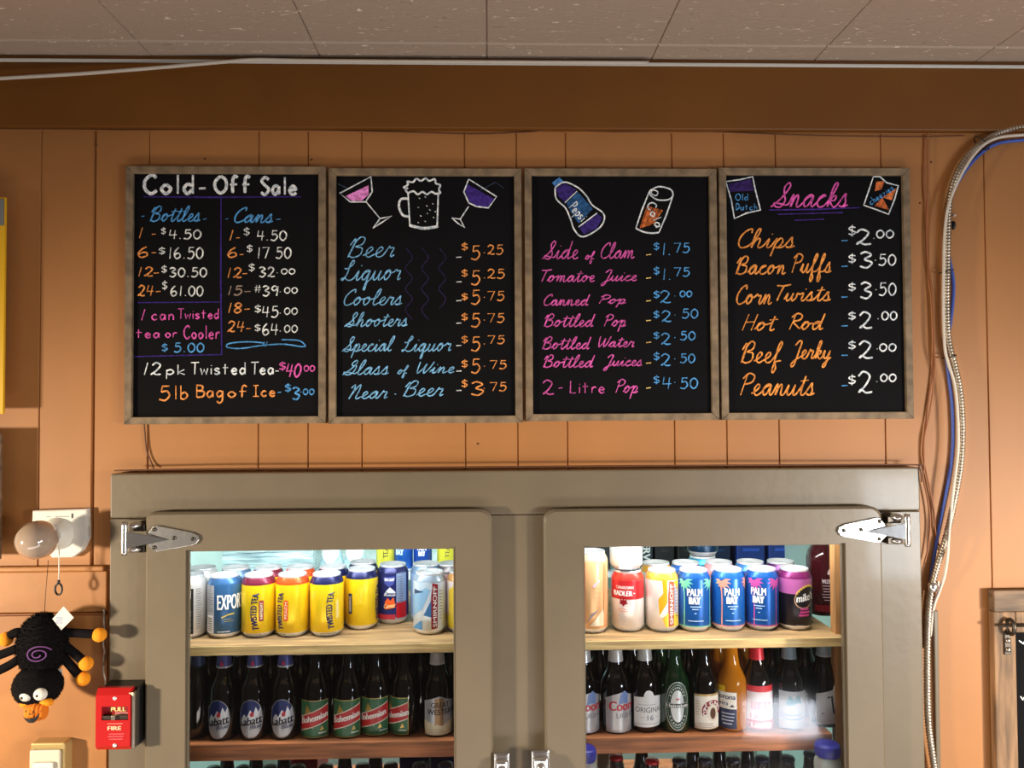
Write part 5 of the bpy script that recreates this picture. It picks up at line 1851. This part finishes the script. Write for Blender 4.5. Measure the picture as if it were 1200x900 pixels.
# ------------------------------------------------------------ lamp holder with bare bulb and pull chain
q = at(71, 625, -.001)
t = thing('wall_lamp', (q.x, 0, q.z), 'unlit frosted bulb in a white porcelain lampholder left of the cooler', 'lamp')
m = MB()
A = lambda px, py, Y=-.010: (at(px, py, Y).x, at(px, py, Y).z)
m.prism([A(39, 598), (A(103, 596)), A(104, 630), A(97, 645), A(86, 653), A(62, 653.5), A(50, 640), A(38, 630)], -.014, -.0005, M['white'], .003)
m.build('mounting_plate', t)
m = MB()
m.lathe((q.x, -.014, q.z + .001), [(.030, 0), (.028, .006), (.023, .012), (.0215, .016), (.018, .020), (0, .020)], [M['white']], 32, axis='Y')
m.build('socket', t)
m = MB()
m.box(A(85, 625)[0], A(87, 625)[0], -.0146, -.0140, A(71, 607)[1], A(71, 601.5)[1], M['black'])
for k, (a_, b_) in enumerate(((56, 60), (66, 82))):
    m.box(A(a_, 625)[0], A(b_, 625)[0], -.0145, -.0140, A(71, 605.4)[1], A(71, 604.6)[1], M['greyplastic'])
m.build('printed_marking', t)
m = MB()
m.lathe((q.x, -.033, q.z + .001), [(.015, 0), (.0155, .005), (.021, .012), (.029, .024), (.0335, .038), (.0330, .052), (.0270, .067), (.0155, .078), (.006, .0815), (0, .082)], [M['bulb']], 36, axis='Y')
m.build('bulb', t)
m = MB()
cx = q.x + .019
zr = PZ(682, -.045, 70)
m.tube([(cx - .002, -.046, q.z + .010), (cx + .003, -.047, q.z + .006), (cx + .003, -.047, q.z - .01), (cx + .0025, -.046, q.z - .06), (cx + .002, -.046, zr + .004)], .0011, M['whitecable'], 8)
m.build('pull_chain', t)
m = MB()
ringp = [(cx + .002 + .0062 * math.sin(2 * math.pi * k / 24), -.046, zr - .0125 + .0098 * math.cos(2 * math.pi * k / 24)) for k in range(25)]
m.tube(ringp, .0018, M['black'], 8)
m.ellipsoid((cx + .002, -.046, zr + .0), (.0028, .0028, .0045), M['black'], 10, 8)
m.build('pull_ring', t)

# ------------------------------------------------------------ plush spider hanging upside down
SY = -.062
A = lambda px, py, Y=SY: at(px, py, Y)
b0, h0 = A(49.5, 756), A(44.5, 803, SY - .012)
t = thing('plush_spider', (b0.x, 0, A(0, 845).z), 'black plush spider with orange feet hanging head down below the lamp', 'toy')
px_ = 0.00154
rb, rh = (26.5 * px_, .036, 36 * px_), (26.5 * px_, .036, 23.5 * px_)


def furry(mb, c_, r_, n, ln, seed):
    rnd = random.Random(seed)
    mb.ellipsoid(c_, r_, M['fur'], 32, 20, lump=.015, seed=seed)
    vs, fs = [], []
    for _ in range(n):
        zz = rnd.uniform(-1, 1)
        a_ = rnd.uniform(0, 2 * math.pi)
        s_ = math.sqrt(1 - zz * zz)
        d = Vector((s_ * math.cos(a_), s_ * math.sin(a_), zz))
        p = Vector((c_[0] + d.x * r_[0], c_[1] + d.y * r_[1], c_[2] + d.z * r_[2])) * 1.0
        nrm = Vector((d.x / r_[0], d.y / r_[1], d.z / r_[2])).normalized()
        tip = (nrm + Vector((rnd.uniform(-.5, .5), rnd.uniform(-.5, .5), rnd.uniform(-.8, .2)))).normalized()
        sd = tip.cross(Vector((rnd.uniform(-1, 1), rnd.uniform(-1, 1), rnd.uniform(-1, 1)))).normalized() * .0006
        o = len(vs)
        vs += [p - sd - nrm * .001, p + sd - nrm * .001, p + tip * ln * rnd.uniform(.6, 1.2)]
        fs.append([o, o + 1, o + 2])
    mb.add(vs, fs, M['fur'])


m = MB()
furry(m, b0, rb, 5200, .0055, 1)
m.build('body', t)
m = MB()
furry(m, h0, rh, 3200, .0022, 2)
hd = m.build('head', t)
for pts, foot in (([(72, 741), (92, 742), (111, 743)], (116.5, 744)), ([(74, 755), (84, 763), (96, 773)], (101, 777.5)), ([(72, 768), (81, 778), (92, 791)], (97.5, 795.5)),
                  ([(30, 744), (20, 741), (13, 744), (10, 748)], (7, 749)), ([(26, 757), (12, 763), (-4, 769)], (-12, 772)), ([(25, 770), (12, 779), (-4, 787)], (-12, 791))):
    m = MB()
    pp = [A(a_, b_, SY + .004) for a_, b_ in pts]
    pp = [Vector(p) for p in smooth_path([tuple(p) for p in pp], 5)]
    m.tube(pp, [.0078] * len(pp), M['fur'], 12)
    lg = m.build('leg', t)
    m = MB()
    f0 = A(foot[0], foot[1], SY + .004)
    m.ellipsoid(f0, (.0125, .0115, .0125), M['orangefelt'], 20, 12)
    tag(m.build('foot', lg), 'orange felt foot')
for ex, ey, rx, rz, pu in ((30.8, 815.5, 7.2, 6.0, (-2.4, .6)), (47.3, 813.5, 7.6, 7.0, (-1.2, .2))):
    m = MB()
    e0 = A(ex, ey, h0.y - .030)
    m.ellipsoid(e0, (rx * px_, .008, rz * px_), M['white'], 20, 12)
    eye = tag(m.build('eye', hd), 'white plastic eye')
    m = MB()
    m.ellipsoid((e0.x + pu[0] * px_, e0.y - .0072, e0.z - pu[1] * px_), (.0026, .0016, .0026), M['black'], 12, 8)
    m.build('pupil', t)
for fx, fy, rx in ((31, 824, 7.5), (54, 822, 8.5)):
    m = MB()
    m.ellipsoid(A(fx, fy, h0.y - .018), (rx * px_, .009, 4.6 * px_), M['orangefelt'], 20, 12, rot=Matrix.Rotation(.25 if fx > 40 else -.1, 3, 'Y'))
    tag(m.build('foot', t), 'orange front foot holding the small pumpkin')
m = MB()
pc = A(41.0, 835, h0.y - .027)
for k in range(5):
    dx = (k - 2) * 3.7 * px_
    m.ellipsoid((pc.x + dx, pc.y + abs(k - 2) * .002, pc.z), (5.2 * px_, .011, (10.4 - abs(k - 2) * .7) * px_), M['pumpkin'], 16, 12)
pk = tag(m.build('pumpkin', t), 'small orange pumpkin with a dark grin')
m = MB()
F = lambda u, v: Vector((pc.x + (u * 1.2 + .4) * px_, pc.y - .0132 + abs(u) * .00012, pc.z + (v * 1.25 + .6) * px_))
m.decal_poly([(-7.5, -1), (-5, -3), (-3, -2.6), (-1.5, -3.4), (1, -2.6), (3, -2.8), (5.5, -.5), (8, 1.5), (6, -4), (2.5, -7), (-2, -7), (-5.5, -4.5)], F, M['black'], 1)
for u, v in ((-4.8, 3.4), (2.2, 3.0), (-1, 1)):
    m.decal_poly([(u - 1.2, v - 1), (u + 1.2, v - 1), (u, v + 1.4)], F, M['black'], 1)
m.build('grin', pk)
m = MB()
sp = []
for k in range(46):
    a_ = .35 + k * .27
    rr = 2.2 + 9.0 * (1 - k / 45)
    ux, uz = rr * 1.12 * math.cos(a_) * px_, rr * .88 * math.sin(a_) * px_
    c_ = A(45, 767, b0.y - .036)
    xx, zz = c_.x + ux, c_.z + uz
    s2 = max(0.0, 1 - ((xx - b0.x) / rb[0]) ** 2 - ((zz - b0.z) / rb[2]) ** 2)
    sp.append(Vector((xx, b0.y - rb[1] * math.sqrt(s2) - .0052, zz)))
m.tube(sp, .0012, M['purplethread'], 6)
tag(m.build('embroidered_spiral', t), 'purple stitched spiral')
m = MB()
c_ = A(73.5, 725, SY - .012)
pts = [(c_.x + u * px_, c_.z + v * px_) for u, v in ((-11.5, 0), (-1.5, -13), (12.5, 1), (1, 14))]
m.prism(pts, SY - .0125, SY - .0115, M['white'], 0)
for k in range(4):
    m.box(c_.x - 7 * px_, c_.x - (1 - k % 2) * px_, SY - .0131, SY - .0125, c_.z - (k * 2.1 - 1) * px_, c_.z - (k * 2.1 - 2.2) * px_, ink((150, 160, 196)))
m.build('paper_tag', t)
m = MB()
c_ = A(72, 789, SY + .004)
m.prism([(c_.x + u * px_, c_.z + v * px_) for u, v in ((-4, 6), (2, 6), (3, -5), (-3, -6))], SY - .001, SY, M['white'], 0)
m.build('sewn_tag', t)
m = MB()
m.tube([(b0.x + .004, -.052, A(0, 657, -.05).z), (b0.x + .003, SY + .005, A(0, 690).z), (b0.x + .003, SY, A(0, 722).z)], .0006, M['darkwire'], 6)
m.build('hanging_string', t)

# ------------------------------------------------------------ fire alarm pull station on the cooler's edge
FA0, FA1 = -.083, -.0312
A = lambda px, py, Y=FA0: at(px, py, Y)
x0, x1, z0, z1 = A(112, 845).x, A(152.5, 845).x, A(130, 880).z, A(130, 808).z
xb = A(158, 845).x
t = thing('fire_alarm_pull_station', ((x0 + xb) / 2, FA1, z0), 'red fire alarm pull station fixed at the left edge of the cooler', 'fire alarm')
m = MB()
m.box(x0 + .001, xb, FA0 + .016, FA1, z0 + .001, z1 - .001, M['black'], .003)
m.build('back_box', t)
m = MB()
zt, zb2 = z1 - .010, z0 + .008
prof = [(FA0 + .017, z1), (FA0 + .008, z1), (FA0, zt), (FA0, zb2), (FA0 + .006, z0), (FA0 + .017, z0)]
n = len(prof)
wz0, wz1 = A(134, 844).z, A(134, 828).z
# cover made of a bent plate with a recess cut for the lever
vs = []
for x in (x0, x1):
    vs += [(x, y, z) for y, z in prof]
fs = [[i, i + 1, n + i + 1, n + i] for i in range(n - 1) if i != 2] + [list(range(n)), list(range(n, 2 * n))[::-1], [n - 1, 0, n, 2 * n - 1]]
m.add(vs, fs, M['red'])
ra, rb_ = A(119, 845).x, A(150, 845).x
m.add([(x0, FA0, zb2), (x1, FA0, zb2), (x1, FA0, zt), (x0, FA0, zt), (ra, FA0, wz0), (rb_, FA0, wz0), (rb_, FA0, wz1), (ra, FA0, wz1)], [[0, 1, 5, 4], [1, 2, 6, 5], [2, 3, 7, 6], [3, 0, 4, 7]], M['red'])
d_ = .010
m.add([(ra, FA0, wz0), (rb_, FA0, wz0), (rb_, FA0, wz1), (ra, FA0, wz1), (ra, FA0 + d_, wz0), (rb_, FA0 + d_, wz0), (rb_, FA0 + d_, wz1), (ra, FA0 + d_, wz1)], [[0, 1, 5, 4], [1, 2, 6, 5], [2, 3, 7, 6], [3, 0, 4, 7], [4, 5, 6, 7]], M['darkred'])
m.build('cover', t)
m = MB()
m.box(x1 + .0003, xb - .001, FA0 + .002, FA0 + .0155, z0 + .002, z1 - .006, M['steel'], .002)
m.build('side_trim', t)
m = MB()
m.box(ra + .001, rb_ - .001, FA0 + .001, FA0 + .009, wz0 + .0005, wz0 + .0070, M['iron'], .001)
xm = (ra + rb_) / 2 - .002
m.box(xm - .003, xm + .004, FA0 - .004, FA0 + .004, wz0 + .001, wz0 + .009, M['steel'], .001)
m.build('lever', t)
F = lambda u, v: Vector((u, FA0 - .0004, v))
F2 = lambda u, v: Vector((u, FA0 + d_ - .0006, v))
m = MB()
m.decal_text('PULL', (A(127, 845).x, A(144.5, 845).x, A(134, 836.0).z, A(134, 831.2).z), F2, ink((246, 226, 150)), .04)
for v in (838.0, 839.8):
    m.decal_rect(A(132, 845).x, A(147, 845).x, A(134, v + .5).z, A(134, v - .5).z, F2, ink((240, 170, 170)))
m.decal_text('FIRE', (A(126.5, 845).x, A(142, 845).x, A(134, 855.5).z, A(134, 851).z), F, ink((246, 206, 170)), .04)
for v, a_, b_, c_ in ((848, 126, 144, (236, 120, 110)), (860, 128, 146, (226, 90, 96)), (863, 127, 145, (226, 90, 96)), (866, 128, 144, (226, 90, 96))):
    m.decal_rect(A(a_, 845).x, A(b_, 845).x, A(134, v + .6).z, A(134, v - .6).z, F, ink(c_))
m.decal_poly([(A(150, 845).x, A(134, 812.5).z), (A(156, 845).x, A(134, 812.5).z), (A(155.5, 845).x, A(134, 816.5).z)], lambda u, v: Vector((u, FA0 + .0015, v)), ink((240, 226, 190)))
m.build('lettering', t)
for py in (818.5, 873.5):
    m = MB()
    c_ = A(134.5, py)
    m.lathe((c_.x, FA0 + (.0005 if py < 850 else 0.0), c_.z), [(.0036, 0), (.0034, .0012), (.0015, .0018), (0, .0018)], [M['lid']], 14, axis='Y')
    m.build('screw', t)

# wire coming down to the alarm
m = MB()
rnd = random.Random(3)
pts = [(122 + rnd.uniform(-.8, .8), 714 + k * 7) for k in range(10)] + [(121, 786), (123, 796), (124, 806)]
m.tube(smooth_path([tuple(at(a_, b_, -.034 if k > 9 else -.012)) for k, (a_, b_) in enumerate(pts)], 5), .0016, mat('paint_flecked_wire', (150, 120, 90), .5, var=.5, vscale=60, col2=(240, 232, 220)), 8)
tag(m.build('alarm_wire'), 'paint flecked wire running down the cooler edge to the fire alarm', 'wire')

# ------------------------------------------------------------ wall switch at the bottom left
A = lambda px, py, Y=-.030: at(px, py, Y)
x0, x1, z1 = A(35.5, 885).x, A(76, 885).x, A(50, 871).z
z0 = z1 - .115
t = thing('wall_switch', ((x0 + x1) / 2, 0, z0), 'cream switch on a pale metal box at the bottom left', 'switch')
m = MB()
m.box(x0, x1, -.030, -.0005, z0, z1, M['gold'], .003)
m.build('switch_box', t)
m = MB()
m.box(x0 + .001, x1 - .005, -.036, -.0302, z0 + .006, z1 - .010, M['cream'], .003)
m.build('cover_plate', t)
m = MB()
m.box(x0 + .010, x1 - .015, -.042, -.0362, z0 + .022, z1 - .030, M['white'], .002)
m.build('rocker', t)

# ------------------------------------------------------------ signs at the left edge of the photograph
zt, zb_ = PZ(231, -.042, 0), PZ(485, -.042, 0)
xr = PX(5.0, -.042, 350)
xl = xr - .40
t = thing('wall_sign', ((xl + xr) / 2, 0, zb_), 'yellow edged wall sign cut by the left edge of the photo, level with the chalkboards', 'sign')
m = MB()
m.box(xl, xr, -.042, -.036, zb_, zt, M['yellow_sign'], .001)
m.build('sign_face', t)
m = MB()
m.box(xl + .05, xr - .06, -.0359, -.0003, zb_ + .05, zt - .05, M['plankdark'], .002)
m.build('backing', t)
m = MB()
m.box(xl + .01, xr - .001, -.046, -.0422, zt - .052, zt - .004, M['greyplastic'], .001)
m.build('top_clip', t)
zt2, zb2 = PZ(508, -.042, 0), PZ(656, -.042, 0)
t = thing('wooden_plaque', ((xl + xr) / 2, 0, zb2), 'dark wooden plaque at the left edge below the yellow edged sign', 'plaque')
m = MB()
m.box(xl, xr - .004, -.042, -.034, zb2, zt2, M['plankdark'], .002)
m.build('board', t)
m = MB()
m.box(xl + .05, xr - .06, -.0339, -.0003, zb2 + .04, zt2 - .04, M['plank'], .002)
m.build('backing', t)

# ------------------------------------------------------------ rustic framed chalkboard at the bottom right
RY = -.022
A = lambda px, py, Y=RY: at(px, py, Y)
x0, x1, z1, z0 = A(1167, 800).x, A(1167, 800).x + .34, A(1180, 692).z, A(1180, 692).z - .46
t = thing('rustic_chalkboard', ((x0 + x1) / 2, 0, z0), 'wood framed chalkboard with iron rings at the bottom right edge', 'menu board')
m = MB()
m.box(x0, x1, RY, -.003, A(1185, 717).z, z1, M['plankdark'], .002)
tag(m.build('top_rail', t), 'darker top plank')
for a_, b_ in ((x0, A(1193, 820).x), (x1 - .042, x1)):
    m = MB()
    m.box(a_, b_, RY + .002, -.003, z0, A(1185, 717.4).z, M['plank'], .002)
    m.build('side_rail', t)
m = MB()
m.box(A(1193.3, 820).x, x1 - .0423, RY + .002, -.003, A(1185, 742).z, A(1185, 717.4).z, M['plank'], .002)
m.build('inner_rail', t)
m = MB()
m.box(A(1193.3, 820).x, x1 - .0423, RY + .008, -.003, z0, A(1185, 742.3).z, M['slate'])
m.ribbon([(A(1198, 790).x + k * .004, A(1185, 752 + (k % 3) * 2).z) for k in range(8)], .003, RY + .0075, chalk(WH))
m.ribbon([(A(1198.5, 790).x + k * .004, A(1185, 818 + (k % 2) * 4).z) for k in range(8)], .003, RY + .0075, chalk(WH))
m.build('board_panel', t)
m = MB()
zr = A(1185, 732).z
m.tube([(x0 + .003, RY - .007, zr), (x1 - .003, RY - .007, zr)], .0028, M['iron'], 10)
m.build('iron_rod', t)
for xx in (A(1182.5, 790).x, x1 - .025):
    m = MB()
    m.tube([(xx, RY - .007 + .011 * math.cos(2 * math.pi * k / 24), zr - .002 + .0135 * math.sin(2 * math.pi * k / 24)) for k in range(25)], .0036, M['iron'], 8)
    m.box(xx - .008, xx + .004, RY - .0015, RY + .0018, zr - .056, zr - .012, M['iron'], .001)
    for dz in (.029, .046):
        m.ellipsoid((xx - .002, RY - .002, zr - dz), (.0052, .0040, .0052), M['steel'], 14, 8)
    m.build('ring_bracket', t)

# ------------------------------------------------------------ cables
def cable(name, pts, r, material, label, cat='cable', Y=None, ridge=0, group=None, seg=10, n=8):
    P3 = [tuple(at(p[0], p[1], p[2] if len(p) > 2 else Y)) for p in pts]
    m = MB()
    dense = smooth_path(P3, n)
    if ridge:
        # resample closely enough for the spiral ribs
        out, step = [Vector(dense[0])], .0015
        for p in dense[1:]:
            p = Vector(p)
            while (p - out[-1]).length > step:
                out.append(out[-1] + (p - out[-1]).normalized() * step)
        dense = out
    m.tube(dense, r, material, seg, ridge=ridge)
    return tag(m.build(name), label, cat, group)


con = cable('flexible_conduit', [(1320, 132), (1240, 140), (1200, 148), (1172, 155), (1150, 167), (1131, 186), (1118, 212), (1112, 240), (1110.5, 275), (1110, 315), (1109.5, 360), (1111.5, 400), (1119, 430), (1125, 460), (1127.5, 500), (1125.5, 545), (1117.5, 590), (1108.5, 630), (1098, 664), (1090.5, 695), (1087.5, 730), (1086.5, 780), (1087.5, 840), (1092, 880), (1098, 920), (1106, 980)],
            .0058, M['conduit'], 'ribbed metal conduit curving down the wall right of the chalkboards', 'conduit', -.0150, ridge=.0008)
bc = cable('blue_cable', [(1320, 161), (1240, 161), (1200, 164, -.010), (1168, 168.5, -.008), (1146, 183, -.005), (1127, 206, -.0042), (1114, 232, -.0042), (1109, 262, -.0042), (1112, 300, -.0042), (1116.5, 325, -.0042), (1117, 345, -.0042), (1113.5, 380, -.0042), (1108.5, 405, -.0042), (1111.5, 440, -.0042), (1115.5, 475, -.0042), (1116.5, 520, -.0042), (1112, 560, -.0042), (1103, 605, -.0042), (1095, 650, -.0042), (1089, 695, -.0042), (1086, 725, -.0042), (1085.5, 760, -.0042)],
           .0034, M['bluecable'], 'blue cable bundled with the metal conduit on the right wall', 'cable', -.010)
wc = cable('white_cable', [(1320, 156), (1240, 156), (1200, 158, -.0295), (1168, 162, -.0295), (1147, 175, -.0295), (1128, 202, -.0295), (1113, 236, -.0295), (1107.5, 268, -.0295), (1106, 310, -.0295), (1105.5, 360, -.0295), (1107, 405, -.0295), (1111, 425, -.0295), (1119, 452, -.0295), (1122.5, 490, -.0295), (1122.5, 530, -.0295), (1117, 575, -.0295), (1112, 625, -.0295), (1110.5, 650, -.027), (1107, 674, -.018), (1101, 692, -.0075), (1094, 712, -.0034), (1090, 745, -.0034)],
           .0028, M['whitecable'], 'white cable bundled with the metal conduit on the right wall', 'cable', -.0295)
for px, py in ((1109, 318), (1112, 418), (1150, 168)):
    m = MB()
    c_ = at(px, py, -.0155)
    rr = [(c_.x + .0125 * math.cos(2 * math.pi * k / 20), c_.y + .0115 * math.sin(2 * math.pi * k / 20), c_.z + (.003 * math.cos(2 * math.pi * k / 20) if px != 1150 else -.012 * math.cos(2 * math.pi * k / 20))) for k in range(21)]
    m.tube(rr, .0011, M['black'], 6)
    tag(m.build('cable_tie'), {318: 'black cable tie round the conduit beside the first bag drawing', 418: 'black cable tie round the conduit halfway down the right wall', 168: 'black cable tie at the top bend of the conduit'}[py].replace('beside the first bag drawing', 'level with the upper snack prices'), 'cable tie', 'ties holding the conduit bundle')
m = MB()
c_ = at(1093, 688, -.016)
m.lathe((c_.x, c_.y, c_.z - .008), [(.0064, 0), (.0085, .002), (.0085, .014), (.0066, .016)], [M['chrome']], 20)
m.box(c_.x + .008, c_.x + .020, -.004, -.0005, c_.z - .004, c_.z + .008, M['chrome'], .001)
tag(m.build('conduit_clamp'), 'shiny clamp on the conduit near the cooler corner', 'clamp')
m = MB()
c_ = at(1117, 264, -.006)
m.ellipsoid((c_.x, -.006, c_.z), (.0042, .006, .0085), M['black'], 14, 10)
m.ellipsoid((at(1119, 253, -.006).x, -.004, at(1119, 253).z), (.003, .004, .002), M['white'], 10, 6)
tag(m.build('wall_plug'), 'small black plug on the wall beside the conduit bend', 'plug')

cable('ceiling_cable', [(-90, 99), (0, 92, -.040), (100, 86, -.038), (200, 78, -.034), (262, 72.6, -.032), (300, 70.0, -.0305), (360, 71.0, -.0305), (480, 72.0, -.0305), (640, 73.0, -.0305), (760, 73.6, -.0305)], .0033, M['whitecable'], 'white cable sagging from the ceiling joint at upper left', 'cable', -.04)
cable('thin_wire', [(-60, 150.5), (80, 151.3), (150, 152), (300, 152), (420, 153.5), (500, 155.5), (560, 156.8), (620, 154.5), (650, 152.2), (720, 154.5), (800, 153.5), (880, 156), (960, 158.8), (1040, 160), (1080, 160.2), (1130, 159)], .0011, M['darkwire'], 'thin dark wire strung along the wall just under the brown band', 'wire', -.0075)
for k, pts in enumerate(([(1085, 140), (1083.5, 180), (1083, 215), (1086, 260), (1088, 300), (1089, 330), (1092, 350), (1094, 400), (1092, 440), (1088, 470), (1084, 500), (1081, 530), (1085, 552), (1090, 575), (1094, 600), (1097, 628), (1103, 645)],
                         [(1088, 140), (1087, 180), (1087.5, 220), (1086, 262), (1087, 300), (1092, 340), (1094, 385), (1095, 430), (1093, 460), (1088, 490), (1083, 515), (1083, 545), (1082, 560), (1087, 585), (1090, 612), (1087, 645), (1083, 660)])):
    cable('telephone_wire', pts, .0015, M['brownwire'], ['painted over wire down the wall right of the chalkboards, ending at the conduit', 'painted over wire twisted beside the other and looping to the cooler corner'][k], 'wire', -.0040 - .0032 * k, group='painted over wires right of the chalkboards')
cable('lead_wire', [(169, 494, -.004), (170, 510), (172, 528), (177, 541), (180, 549, -.008)], .0013, M['darkwire'], 'short brown wire from the first chalkboard down to the cooler top', 'wire', -.004)
cable('cooler_top_wire', [(134, 551.5, -.033), (240, 549.5, -.033), (420, 548.3, -.033), (640, 546.5, -.033), (860, 545.2, -.033), (1060, 544.6, -.033), (1077, 547, -.033), (1080, 565, -.034)], .0013, M['darkwire'], 'thin dark wire lying along the top edge of the cooler', 'wire', -.033)
